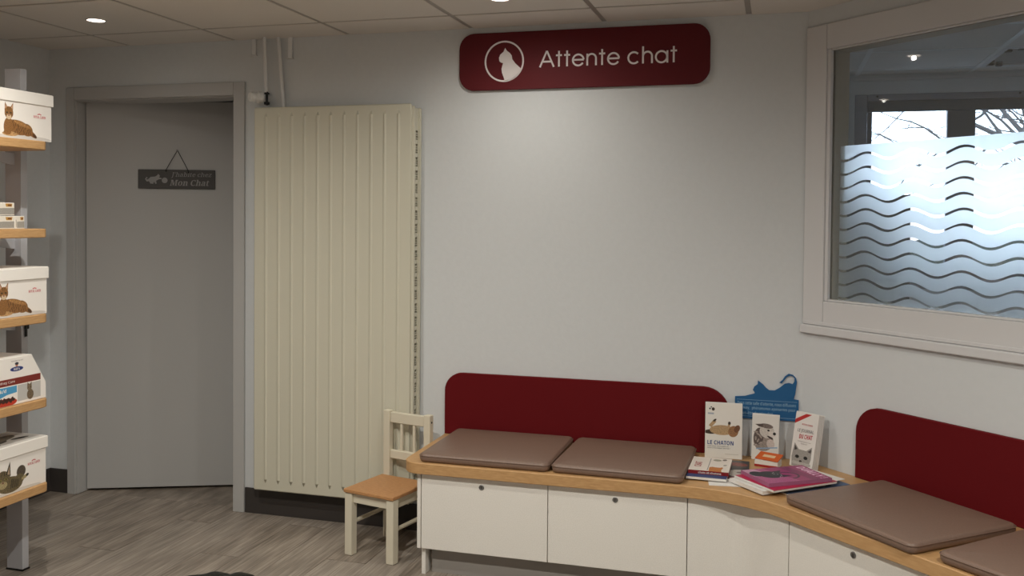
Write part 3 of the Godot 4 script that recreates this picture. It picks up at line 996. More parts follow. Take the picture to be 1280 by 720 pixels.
func benches():
	# continuous wooden seat board
	var tp = PackedVector2Array()
	tp.append(Vector2(-1.444, 0.002))
	tp.append(Vector2(0.099, 0.002))
	var far_s = 2.25
	var q = on_w(far_s, 0, 0.002)
	tp.append(Vector2(q.x, q.z))
	q = on_w(far_s, 0, 0.527)
	tp.append(Vector2(q.x, q.z))
	var p2 = on_w(0.43, 0, 0.527)
	var v = Vector2(-0.118, 0.527)
	for i in 13:
		var t = i / 12.0
		var a = Vector2(p2.x, p2.z)
		var b = Vector2(-0.33, 0.527)
		tp.append(a.lerp(v, t).lerp(v.lerp(b, t), t))
	var cr = 0.075
	for i in 9:
		var a = PI / 2 + PI / 2 * i / 8.0
		tp.append(Vector2(-1.444 + cr, 0.527 - cr) + Vector2(cos(a), sin(a)) * cr)
	var top = flat()
	top.prism(tp, -BENCH_Y, -0.415, 0.003, false)
	var bt = part(self, "bench_board", top, mats["beech"])
	tag(bt, "light beech bench board running round the corner under the cushions", "bench top")
	var lam: Material = mats["white_laminate"]
	# cabinets of the left run
	for e in [[-1.382, -0.843, 0.022, -1.111, "first white bench cabinet, at the free end by the small chair"], [-0.843, -0.312, 0.001, -0.581, "second white bench cabinet, between the end cabinet and the corner cabinet"]]:
		cabinet(Transform3D(Basis.IDENTITY, Vector3((e[0] + e[1]) / 2, 0, 0)), e[1] - e[0], e[2], e[3] - (e[0] + e[1]) / 2, e[4], e[2] > 0.01)
	for k in 3:
		var s0 = 0.424 + 0.55 * k
		cabinet(Transform3D(Basis(Vector3.UP, W_TURN), on_w(s0 + 0.275, 0, 0)), 0.55, 0.001, 0.0, ["white bench cabinet next to the corner cabinet, under the frosted window", "white bench cabinet in the middle under the frosted window", "white bench cabinet at the far end under the frosted window"][k], false)
	# corner cabinet with a bent front
	var c = thing("bench_cabinet", "white corner bench cabinet with a bent front and no lock", "cabinet", Vector3(-0.1, 0, 0.25), 0, "bench cabinets")
	var pts = []
	var pv = Vector2(-0.107, 0.5)
	var e1 = on_w(0.424, 0, 0.5)
	pts.append(Vector2(-0.3105, 0.5))
	for i in 9:
		var t = i / 8.0
		var a = pv + Vector2(-0.06, 0)
		var b = pv + (Vector2(e1.x, e1.z) - pv).normalized() * 0.06
		pts.append(a.lerp(pv, t).lerp(pv.lerp(b, t), t))
	pts.append(Vector2(e1.x, e1.z) - (Vector2(e1.x, e1.z) - pv).normalized() * 0.0015)
	var outer = PackedVector2Array()
	var inner = PackedVector2Array()
	var low = PackedVector2Array()
	var off = Vector2(-0.1, 0.25)
	for i in pts.size():
		var d: Vector2 = (pts[mini(i + 1, pts.size() - 1)] - pts[maxi(i - 1, 0)]).normalized()
		outer.append(pts[i] - off)
		inner.append(pts[i] + Vector2(d.y, -d.x) * 0.018 - off)
		low.append(pts[i] + Vector2(d.y, -d.x) * 0.05 - off)
	var ring = outer.duplicate()
	for i in inner.size():
		ring.append(inner[inner.size() - 1 - i])
	var fb = flat()
	fb.prism(ring, -0.414, -0.11)
	part(c, "front_panel", fb, lam)
	var ring2 = low.duplicate()
	for i in low.size():
		var k = low.size() - 1 - i
		ring2.append(low[k] + (inner[k] - outer[k]) * 1.0)
	var pb = flat()
	pb.prism(ring2, -0.11, -0.0005)
	part(c, "plinth", pb, mats["alu_plinth"])
	var e2 = on_w(0.422, 0, 0.012)
	var e3 = on_w(0.422, 0, 0.47)
	var bd = flat()
	bd.prism(PackedVector2Array([Vector2(-0.31, 0.012) - off, Vector2(0.095, 0.012) - off, Vector2(e2.x, e2.z) - off, Vector2(e3.x, e3.z) - off, Vector2(-0.115, 0.475) - off, Vector2(-0.31, 0.475) - off]), -0.413, -0.112)
	part(c, "body", bd, lam)
	# back boards
	var bp = thing("back_board", "dark red backrest panel on the back wall above two cushions", "backrest", Vector3(-0.815, BENCH_Y + 0.001, 0))
	var b1 = MB.new()
	var r1 = 0.11
	var poly = PackedVector2Array([Vector2(0.628, 0), Vector2(0.628, 0.27 - r1)])
	for i in 9:
		var a = PI / 2 * i / 8.0
		poly.append(Vector2(0.628 - r1, 0.278 - r1) + Vector2(cos(a), sin(a)) * r1)
	for i in 9:
		var a = PI / 2 + PI / 2 * i / 8.0
		poly.append(Vector2(-0.628 + r1 * 0.75, 0.278 - r1 * 0.75) + Vector2(cos(a), sin(a)) * r1 * 0.75)
	poly.append(Vector2(-0.628, 0))
	b1.prism(poly, 0.0, 0.018, 0.002)
	part(bp, "panel", b1, mats["red_laminate"])
	var bq = thing("back_board", "dark red backrest panel under the frosted window, above the right bench cushions", "backrest", on_w(0.285, BENCH_Y + 0.001, 0), W_TURN)
	var b2 = MB.new()
	var poly2 = PackedVector2Array([Vector2(0, 0), Vector2(1.75, 0), Vector2(1.75, 0.18)])
	for i in 9:
		var a = PI / 2 * i / 8.0
		poly2.append(Vector2(1.65, 0.18) + Vector2(cos(a), sin(a)) * 0.1)
	for i in 9:
		var a = PI / 2 + PI / 2 * i / 8.0
		poly2.append(Vector2(0.105, 0.175) + Vector2(cos(a), sin(a)) * 0.105)
	b2.prism(poly2, 0.0, 0.018, 0.002)
	part(bq, "panel", b2, mats["red_laminate"])
	# cushions
	cushion(Vector3(-1.108, BENCH_Y, 0.272), 0.005, 0.535, 0.485, "taupe vinyl seat cushion at the free end of the left bench, by the small chair")
	cushion(Vector3(-0.575, BENCH_Y, 0.275), -0.02, 0.505, 0.48, "taupe vinyl seat cushion on the left bench beside the stacked books")
	cushion(on_w(0.69, BENCH_Y, 0.292), W_TURN - 0.07, 0.55, 0.465, "taupe vinyl seat cushion on the right bench, beside the purple book")
	cushion(on_w(1.275, BENCH_Y, 0.285), W_TURN + 0.0, 0.535, 0.47, "taupe vinyl seat cushion on the right bench, second from the magazines")
	cushion(on_w(1.83, BENCH_Y, 0.285), W_TURN, 0.535, 0.47, "taupe vinyl seat cushion on the right bench, farthest from the magazines")

func cabinet(xf: Transform3D, w: float, left_end: float, key_x: float, label: String, end_leg: bool):
	var lam: Material = mats["white_laminate"]
	var c = thing("bench_cabinet", label, "cabinet", xf.origin, xf.basis.get_euler().y, "bench cabinets")
	var x0 = -w / 2
	var x1 = w / 2
	part(c, "body", boxes([[Vector3(x0 + 0.0165, 0.11, 0.012), Vector3(x1 - 0.001, 0.4145, 0.478)]]), lam)
	if left_end > 0.01:
		part(c, "end_panel", boxes([[Vector3(x0, 0.109, 0.004), Vector3(x0 + 0.0155, 0.4145, 0.5)]], 0.0015), lam)
		x0 += 0.0175
	var d = part(c, "door", boxes([[Vector3(x0 + 0.0015, 0.11, 0.482), Vector3(x1 - 0.0015, 0.412, 0.5)]], 0.0012), lam)
	var k = MB.new()
	k.xf = Transform3D(Basis(Vector3.RIGHT, PI / 2), Vector3(key_x, 0.377, 0.5))
	k.lathe([Vector2(0.0105, 0.0), Vector2(0.0105, 0.0025), Vector2(0.0085, 0.0035), Vector2(0.006, 0.0025), Vector2(0, 0.0025)], 20)
	var lock = part(d, "lock", k, mats["steel"], "small round metal lock")
	part(lock, "keyhole", boxes([[Vector3(key_x - 0.001, 0.371, 0.5024), Vector3(key_x + 0.001, 0.383, 0.5032)]]), mats["black"]).name = "keyhole"
	var px0 = x0 + (0.03 if end_leg else 0.0005)
	part(c, "plinth", boxes([[Vector3(px0, 0.0005, 0.432), Vector3(x1, 0.11, 0.45)]]), mats["alu_plinth"])
	if end_leg:
		part(c, "leg", boxes([[Vector3(-w / 2 + 0.014, 0.0, 0.42), Vector3(-w / 2 + 0.031, 0.109, 0.482)]], 0.001), lam)

func cushion(at: Vector3, turn: float, w: float, d: float, label: String):
	var c = thing("seat_cushion", label, "cushion", at, turn, "taupe bench cushions")
	var b = MB.new()
	b.xf = Transform3D(Basis(Vector3(1, 0, 0), Vector3(0, 0, -1), Vector3(0, 1, 0)), Vector3.ZERO)
	var lay = []
	for k in 7:
		var a = -PI / 2 + PI * k / 6.0
		lay.append([0.012 * (1.0 - cos(a)) , 0.0005 + 0.0175 + 0.017 * sin(a)])
	lay.append([0.03, 0.0368])
	lay.append([0.08, 0.0395])
	lay.append([0.16, 0.041])
	b.pillow(w, d, 0.028, lay, 6)
	part(c, "pad", b, mats["taupe_vinyl"])
	var seam = MB.new()
	seam.xf = b.xf
	var loop = MB.rrect(w + 0.0004, d + 0.0004, 0.028, 5)
	var pp = []
	for v in loop:
		pp.append(Vector3(v.x, v.y, 0.026))
	pp.append(pp[0])
	seam.tube(pp, 0.0016, 5)
	part(c, "piping", seam, mats["taupe_vinyl"])

func chair():
	var c = thing("kids_chair", "small white child's chair with an orange wood seat beside the bench", "chair", Vector3(-1.601, 0, 0.264), deg_to_rad(-13.5))
	var pm: Material = mats["chair_paint"]
	var hx = 0.109
	var hz = 0.13
	for s in [-1.0, 1.0]:
		part(c, "leg", boxes([[Vector3(s * hx - 0.019, 0, hz - 0.019), Vector3(s * hx + 0.019, 0.268, hz + 0.019)]], 0.003), pm)
		var post = part(c, "leg", boxes([[Vector3(s * hx - 0.017, 0, -hz - 0.015), Vector3(s * hx + 0.017, 0.572, -hz + 0.015)]], 0.003), pm)
		var k = MB.new()
		k.xf = Transform3D(Basis(Vector3.BACK, -PI / 2), Vector3(s * hx + 0.017, 0.54, -hz))
		k.lathe([Vector2(0.0045, 0), Vector2(0.0045, 0.001), Vector2(0, 0.001)], 10)
		part(post, "screw_hole", k, mats["black"])
		part(c, "side_apron", boxes([[Vector3(s * hx - 0.009, 0.225, -hz + 0.015), Vector3(s * hx + 0.009, 0.268, hz - 0.019)]], 0.002), pm)
		var st = MB.new()
		st.tube([Vector3(s * hx, 0.135, -hz + 0.01), Vector3(s * hx, 0.135, hz - 0.01)], 0.009, 10)
		part(c, "stretcher", st, pm)
		part(c, "slat", boxes([[Vector3(s * 0.034 - 0.007, 0.39, -hz - 0.006), Vector3(s * 0.034 + 0.007, 0.52, -hz + 0.006)]], 0.003), pm)
		var k2 = MB.new()
		k2.xf = Transform3D(Basis(Vector3.RIGHT, PI / 2), Vector3(s * hx, 0.245, hz + 0.019))
		k2.lathe([Vector2(0.0035, 0), Vector2(0.0035, 0.001), Vector2(0, 0.001)], 10)
	part(c, "front_apron", boxes([[Vector3(-hx + 0.019, 0.225, hz - 0.012), Vector3(hx - 0.019, 0.268, hz + 0.008)]], 0.002), pm)
	part(c, "rear_apron", boxes([[Vector3(-hx + 0.017, 0.225, -hz - 0.009), Vector3(hx - 0.017, 0.268, -hz + 0.009)]], 0.002), pm)
	part(c, "top_rail", boxes([[Vector3(-hx + 0.017, 0.518, -hz - 0.01), Vector3(hx - 0.017, 0.566, -hz + 0.01)]], 0.004), pm)
	part(c, "lower_rail", boxes([[Vector3(-hx + 0.017, 0.357, -hz - 0.01), Vector3(hx - 0.017, 0.396, -hz + 0.01)]], 0.004), pm)
	var seat = MB.new()
	seat.span(Vector3(-0.131, 0.268, -hz + 0.017), Vector3(0.131, 0.284, hz + 0.026), 0.004)
	part(c, "seat", seat, mats["pine"], "orange brown wooden seat board")

# ---------------------------------------------------------------- shelving with cat food
func shelving():
	var ys = [1.7147, 1.3812, 1.0552, 0.7292, 0.4023]
	var u = thing("shelf_unit", "grey metal post shelving with beech shelves holding cat food boxes", "shelves", Vector3(-2.94, 0, 0.92))
	part(u, "post", boxes([[Vector3(-0.045, 0.006, -0.02), Vector3(0.033, 2.015, 0.014)]], 0.002), mats["post_paint"])
	part(u, "foot", boxes([[Vector3(-0.047, 0, -0.022), Vector3(0.036, 0.006, 0.016)]]), mats["black"])
	part(u, "post", boxes([[Vector3(-0.045, 0.006, 1.33), Vector3(0.033, 2.015, 1.364)]], 0.002), mats["post_paint"])
	for y in ys:
		var b = flat()
		var pl = PackedVector2Array([Vector2(-0.2, 0.09), Vector2(0.21, 0.09)])
		for i in 7:
			var a = -PI / 2 + PI / 2 * i / 6.0
			pl.append(Vector2(0.21, 0.12) + Vector2(cos(a), sin(a)) * 0.03)
		pl.append(Vector2(0.24, 1.32))
		pl.append(Vector2(-0.2, 1.32))
		b.prism(pl, -y, -y + 0.034, 0.003)
		part(u, "shelf", b, mats["beech"])
		var br = MB.new()
		br.xf = Transform3D(Basis(Vector3.UP, -PI / 2), Vector3(0.0, y, 0.0))
		br.prism(PackedVector2Array([Vector2(0.012, -0.035), Vector2(0.32, -0.035), Vector2(0.32, -0.043), Vector2(0.012, -0.085)]), -0.004, 0.004)
		part(u, "bracket", br, mats["post_paint"])
	# three white storage boxes with a lid and a printed cat
	var labels = ["white lidded cat food box with a resting tabby on the top shelf", "white lidded cat food box with a resting tabby on the middle shelf", "white lidded cat food box with a long haired tabby on the bottom shelf"]
	var tabby = tabby_print()
	var fluffy = fluffy_print()
	var i = 0
	for e in [[ys[0], 1.1313, tabby], [ys[2], 1.1587, tabby], [ys[4], 1.1663, fluffy]]:
		var bx = thing("storage_box", labels[i], "box", Vector3(-2.805, e[0] + 0.0005, e[1]), PI / 2, "lidded cat food boxes")
		bx.scale = Vector3.ONE * 0.9476
		i += 1
		part(bx, "body", boxes([[Vector3(-0.156, 0, -0.095), Vector3(0.156, 0.15, 0.096)]], 0.002), mats["card_white"])
		picture(bx, "front_print", 0.311, 0.149, Vector3(0, 0.075, 0.096), printed("box_print_%d" % (i if i == 3 else 1), e[2], 0.45))
		part(bx, "lid", boxes([[Vector3(-0.163, 0.142, -0.102), Vector3(0.163, 0.19, 0.103)]], 0.003), mats["card_white"])
		if i == 3:
			picture(bx, "lid_print", 0.3, 0.19, Vector3(0, 0.19, 0), printed("lid_print", lid_print(), 0.45), 0.0006, Basis(Vector3.RIGHT, -PI / 2))
		var rr = mat("print_red", Color(0.75, 0.12, 0.2), 0.5)
		words(bx, "ROYAL CANIN", 0.064, 0.0095, Vector3(0.092, 0.095, 0.0972), rr, "Droid Serif", true)
		var crown = MB.new()
		for k in 5:
			crown.span(Vector3(0.082 + k * 0.004, 0.103 + 0.001 * (2 - absi(k - 2)), 0.0966), Vector3(0.0845 + k * 0.004, 0.107 + 0.001 * (2 - absi(k - 2)), 0.0973))
		part(bx, "crown_mark", crown, rr)
	# small tins in cardboard sleeves
	var tin = tin_print()
	var spots = [[1.1369, 0.0, "two-tone small carton on the second shelf, at the end of the lower row"], [1.2075, 0.0, "two-tone small carton on the second shelf, under the stacked one"], [1.2075, 0.0493, "two-tone small carton stacked on the lower row of the second shelf"]]
	for k in 3:
		var e: Array = spots[k]
		var w = 0.096 if k > 0 else 0.047
		var t = thing("food_carton", e[2], "carton", Vector3(-2.776, ys[1] + 0.0005 + e[1], e[0]), PI / 2, "small food cartons")
		t.scale = Vector3.ONE * 0.9476
		part(t, "body", boxes([[Vector3(-w / 2, 0, -0.06), Vector3(w / 2, 0.05, 0.06)]], 0.0015), mats["card_white"])
		picture(t, "front_print", w - 0.002, 0.048, Vector3(0, 0.025, 0.06), printed("tin_print", tin, 0.5))
		picture(t, "end_print", 0.115, 0.048, Vector3(w / 2, 0.025, 0), printed("tin_print", tin, 0.5), 0.0006, Basis(Vector3.UP, PI / 2))
	# roof shaped carton
	var h = thing("gabled_carton", "white gabled cat food carton with a brown red stripe on the fourth shelf", "carton", Vector3(-2.80, ys[3] + 0.0005, 1.1663), PI / 2)
	h.scale = Vector3.ONE * 0.9476
	var g = MB.new()
	g.prism(PackedVector2Array([Vector2(-0.16, 0), Vector2(0.16, 0), Vector2(0.16, 0.065), Vector2(0.085, 0.187), Vector2(-0.085, 0.187), Vector2(-0.16, 0.065)]), -0.09, 0.09, 0.0015)
	part(h, "body", g, mats["card_white"])
	gabled_front(h)
	# dark packs behind the carton
	var pk = thing("food_pouch", "dark green food pouch standing behind the gabled carton", "pouch", Vector3(-2.985, ys[3] + 0.0005, 1.07), 1.2)
	var pb = MB.new()
	pb.prism(PackedVector2Array([Vector2(-0.05, 0), Vector2(0.05, 0), Vector2(0.056, 0.17), Vector2(-0.056, 0.17)]), -0.025, 0.025, 0.008)
	part(pk, "body", pb, mat("pouch_green", Color(0.16, 0.2, 0.2), 0.35))
	for k in 5:
		part(pk, "band", boxes([[Vector3(-0.05, 0.03 + 0.028 * k, 0.025), Vector3(0.05, 0.042 + 0.028 * k, 0.0262)]]), mat("pouch_band", Color(0.33, 0.37, 0.38), 0.4))
	var pk2 = thing("food_pouch", "dark brown food pouch standing behind the gabled carton near the post", "pouch", Vector3(-3.0, ys[3] + 0.0005, 1.29), 1.4)
	var pb2 = MB.new()
	pb2.prism(PackedVector2Array([Vector2(-0.055, 0), Vector2(0.055, 0), Vector2(0.06, 0.2), Vector2(-0.06, 0.2)]), -0.03, 0.03, 0.008)
	part(pk2, "body", pb2, mat("pouch_dark", Color(0.12, 0.11, 0.09), 0.35))
	part(pk2, "band", boxes([[Vector3(-0.045, 0.06, 0.03), Vector3(0.045, 0.16, 0.0312)]]), mat("pouch_label", Color(0.42, 0.40, 0.28), 0.5))
	# black clip on the post under the middle shelf
	var cl = thing("shelf_clip", "small black clip on the post under the middle shelf", "clip", Vector3(-2.9045, 0.945, 0.915))
	part(cl, "strip", boxes([[Vector3(0, 0, -0.006), Vector3(0.004, 0.07, 0.006)]], 0.001), mats["black"])
	part(cl, "head", boxes([[Vector3(0.0, 0.03, -0.012), Vector3(0.009, 0.05, 0.01)]], 0.003), mats["black"])

func tabby_print() -> Texture2D:
	var p = Pic.new(416, 200, Color(0.965, 0.945, 0.92))
	var f = Color(0.56, 0.39, 0.22)
	var d = Color(0.34, 0.22, 0.12)
	var l = Color(0.74, 0.58, 0.39)
	var ox = 92.0   # the part left of this lies out of the picture
	p.ell(ox + 130, 192, 190, 14, Color(0.84, 0.82, 0.80))
	p.ell(ox + 90, 142, 84, 38, f, 0.12, 0.35)
	p.ell(ox + 150, 150, 42, 32, f, 0.3, 0.35)
	p.ell(ox + 185, 168, 36, 13, f, 0.5, 0.3)
	p.ell(ox + 205, 178, 16, 9, d, 0.6)
	p.ell(ox + 28, 140, 30, 46, f, 0.1, 0.3)
	p.ell(ox + 40, 178, 52, 12, l, 0.0, 0.3)
	p.ell(ox + 22, 170, 24, 14, f, 0.0, 0.3)
	for k in 26:
		var sx = ox + 58 + fmod(k * 37.0, 122.0)
		var sy = 112 + fmod(k * 23.0, 54.0) + (sx - ox - 58) * 0.12
		p.ell(sx, sy, 3.0, 8.5, Color(0.42, 0.28, 0.16), 0.45 - 0.25 * (k % 3), 0.5)
	p.ell(ox + 120, 124, 60, 9, Color(0.66, 0.48, 0.29), 0.25, 0.5)
	p.pol([Vector2(ox + 4, 62), Vector2(ox + 6, 16), Vector2(ox + 26, 46)], f)
	p.pol([Vector2(ox + 58, 62), Vector2(ox + 60, 16), Vector2(ox + 38, 46)], f)
	p.pol([Vector2(ox + 8, 54), Vector2(ox + 9, 26), Vector2(ox + 20, 46)], Color(0.82, 0.66, 0.55))
	p.pol([Vector2(ox + 55, 54), Vector2(ox + 57, 26), Vector2(ox + 44, 46)], Color(0.82, 0.66, 0.55))
	p.ell(ox + 32, 70, 28, 32, f, 0.0, 0.3)
	p.ell(ox + 32, 92, 16, 13, Color(0.85, 0.75, 0.62))
	p.ell(ox + 32, 84, 5, 4, Color(0.55, 0.33, 0.27))
	for s in [-1.0, 1.0]:
		p.ell(ox + 32 + s * 12, 70, 6, 4, Color(0.20, 0.17, 0.09), s * 0.3)
		p.lin(Vector2(ox + 32 + s * 5, 42), Vector2(ox + 32 + s * 7, 58), 3.0, d)
		p.lin(Vector2(ox + 32 + s * 18, 84), Vector2(ox + 32 + s * 27, 80), 2.5, d)
	return p.tex()
func fluffy_print() -> Texture2D:
	var p = Pic.new(416, 200, Color(0.965, 0.945, 0.92))
	var f = Color(0.42, 0.37, 0.27)
	var d = Color(0.20, 0.18, 0.14)
	var l = Color(0.66, 0.60, 0.45)
	var ox = 92.0
	p.ell(ox + 100, 196, 190, 14, Color(0.86, 0.84, 0.81))
	p.ell(ox + 75, 150, 86, 42, f, 0.05, 0.5)
	p.ell(ox + 152, 98, 30, 32, Color(0.34, 0.30, 0.26), 0.3, 0.5)
	p.ell(ox + 134, 138, 40, 28, f, -0.3, 0.5)
	p.ell(ox + 178, 132, 26, 9, l, -0.35, 0.4)
	p.ell(ox + 194, 126, 10, 7, d, -0.35)
	p.ell(ox + 30, 122, 50, 54, f, 0.0, 0.5)
	p.pol([Vector2(ox + 50, 92), Vector2(ox + 78, 28), Vector2(ox + 82, 104)], d, 0.3)
	p.pol([Vector2(ox + 60, 92), Vector2(ox + 74, 50), Vector2(ox + 77, 98)], Color(0.72, 0.62, 0.52))
	p.pol([Vector2(ox - 24, 92), Vector2(ox - 22, 34), Vector2(ox + 12, 84)], d, 0.3)
	p.ell(ox + 30, 142, 30, 20, l, 0.0, 0.4)
	for s in [-1.0, 1.0]:
		p.ell(ox + 32 + s * 20, 114, 9, 6, Color(0.62, 0.58, 0.28), s * 0.2)
		p.ell(ox + 32 + s * 20, 114, 4, 5, Color(0.07, 0.06, 0.05))
		p.lin(Vector2(ox + 32 + s * 7, 72), Vector2(ox + 32 + s * 10, 96), 4.0, d)
	p.ell(ox + 32, 130, 6, 5, Color(0.45, 0.28, 0.24))
	for k in 6:
		p.lin(Vector2(ox + 90 + k * 9, 124 + k * 2), Vector2(ox + 82 + k * 9, 172), 4.5, d, 0.4)
	return p.tex()
func lid_print() -> Texture2D:
	var p = Pic.new(240, 150, Color(0.86, 0.845, 0.82))
	p.ell(70, 70, 80, 36, Color(0.30, 0.27, 0.23), 0.2, 0.5)
	p.ell(150, 60, 60, 26, Color(0.45, 0.41, 0.35), -0.1, 0.5)
	p.ell(190, 100, 30, 10, Color(0.16, 0.14, 0.12), 0.2, 0.4)
	p.ell(60, 110, 34, 12, Color(0.12, 0.11, 0.10), 0.3, 0.4)
	return p.tex()
func tin_print() -> Texture2D:
	var p = Pic.new(128, 64, Color(0.90, 0.87, 0.82))
	p.pol([Vector2(24, 28), Vector2(128, 26), Vector2(128, 60), Vector2(24, 60)], Color(0.62, 0.60, 0.57), 0.1)
	p.pol([Vector2(70, 4), Vector2(116, 4), Vector2(112, 20), Vector2(74, 20)], Color(0.74, 0.56, 0.28))
	p.pol([Vector2(86, 8), Vector2(110, 8), Vector2(110, 16), Vector2(86, 16)], Color(0.45, 0.26, 0.12))
	p.lin(Vector2(12, 18), Vector2(12, 56), 5, Color(0.45, 0.42, 0.4))
	return p.tex()
func gabled_front(h: Node3D):
	var p = Pic.new(320, 187, Color(0.965, 0.945, 0.92))
	var red = Color(0.50, 0.17, 0.14)
	p.pol([Vector2(0, 82), Vector2(290, 82), Vector2(290, 108), Vector2(0, 108)], red)
	p.pol([Vector2(0, 112), Vector2(168, 112), Vector2(168, 138), Vector2(120, 142), Vector2(90, 150), Vector2(0, 146)], Color(0.32, 0.62, 0.80))
	p.pol([Vector2(172, 112), Vector2(290, 112), Vector2(290, 176), Vector2(172, 176)], Color(0.78, 0.765, 0.75))
	p.ell(236, 158, 17, 20, Color(0.45, 0.38, 0.30), 0, 0.4)
	p.ell(232, 130, 12, 13, Color(0.50, 0.43, 0.34), 0, 0.4)
	p.pol([Vector2(221, 126), Vector2(222, 108), Vector2(231, 119)], Color(0.42, 0.35, 0.28))
	p.pol([Vector2(243, 126), Vector2(243, 108), Vector2(234, 119)], Color(0.42, 0.35, 0.28))
	for s in [-1.0, 1.0]:
		p.ell(232 + s * 5, 129, 2.2, 1.8, Color(0.1, 0.09, 0.07))
	p.ell(110, 172, 58, 16, Color(0.75, 0.24, 0.16))
	for k in 14:
		p.ell(70 + k * 6.2, 160 + (k % 3) * 4, 8, 5.5, Color(0.26, 0.15, 0.12), k * 0.7, 0.3)
	p.ell(168, 47, 32, 9, Color(0.16, 0.22, 0.48))
	p.ell(168, 30, 7, 8, Color(0.75, 0.5, 0.4))
	p.ell(168, 26, 9, 5, Color(0.2, 0.2, 0.25))
	var b = MB.new()
	var sil = [Vector2(-0.158, 0.002), Vector2(0.158, 0.002), Vector2(0.158, 0.065), Vector2(0.084, 0.185), Vector2(-0.084, 0.185), Vector2(-0.158, 0.065)]
	var pts = []
	var uv = []
	for v in sil:
		pts.append(Vector3(v.x, v.y, 0.0906))
		uv.append(Vector2(v.x / 0.32 + 0.5, 1.0 - v.y / 0.187))
	b.face(pts, Vector3.BACK, uv)
	part(h, "front_print", b, printed("gable_print", p.tex(), 0.5))
	var wt: Material = mats["card_white"]
	words(h, "Kidney Care", 0.085, 0.0125, Vector3(-0.045, 0.092, 0.0912), wt, "Droid Sans")
	words(h, "Hill's", 0.03, 0.009, Vector3(0.008, 0.14, 0.0912), wt, "Droid Sans", true)
	words(h, "k/d", 0.03, 0.014, Vector3(-0.06, 0.062, 0.0912), wt, "Droid Sans", true)
	words(h, "PRESCRIPTION DIET", 0.06, 0.004, Vector3(0.01, 0.172, 0.0912), mat("print_grey", Color(0.5, 0.48, 0.47)))

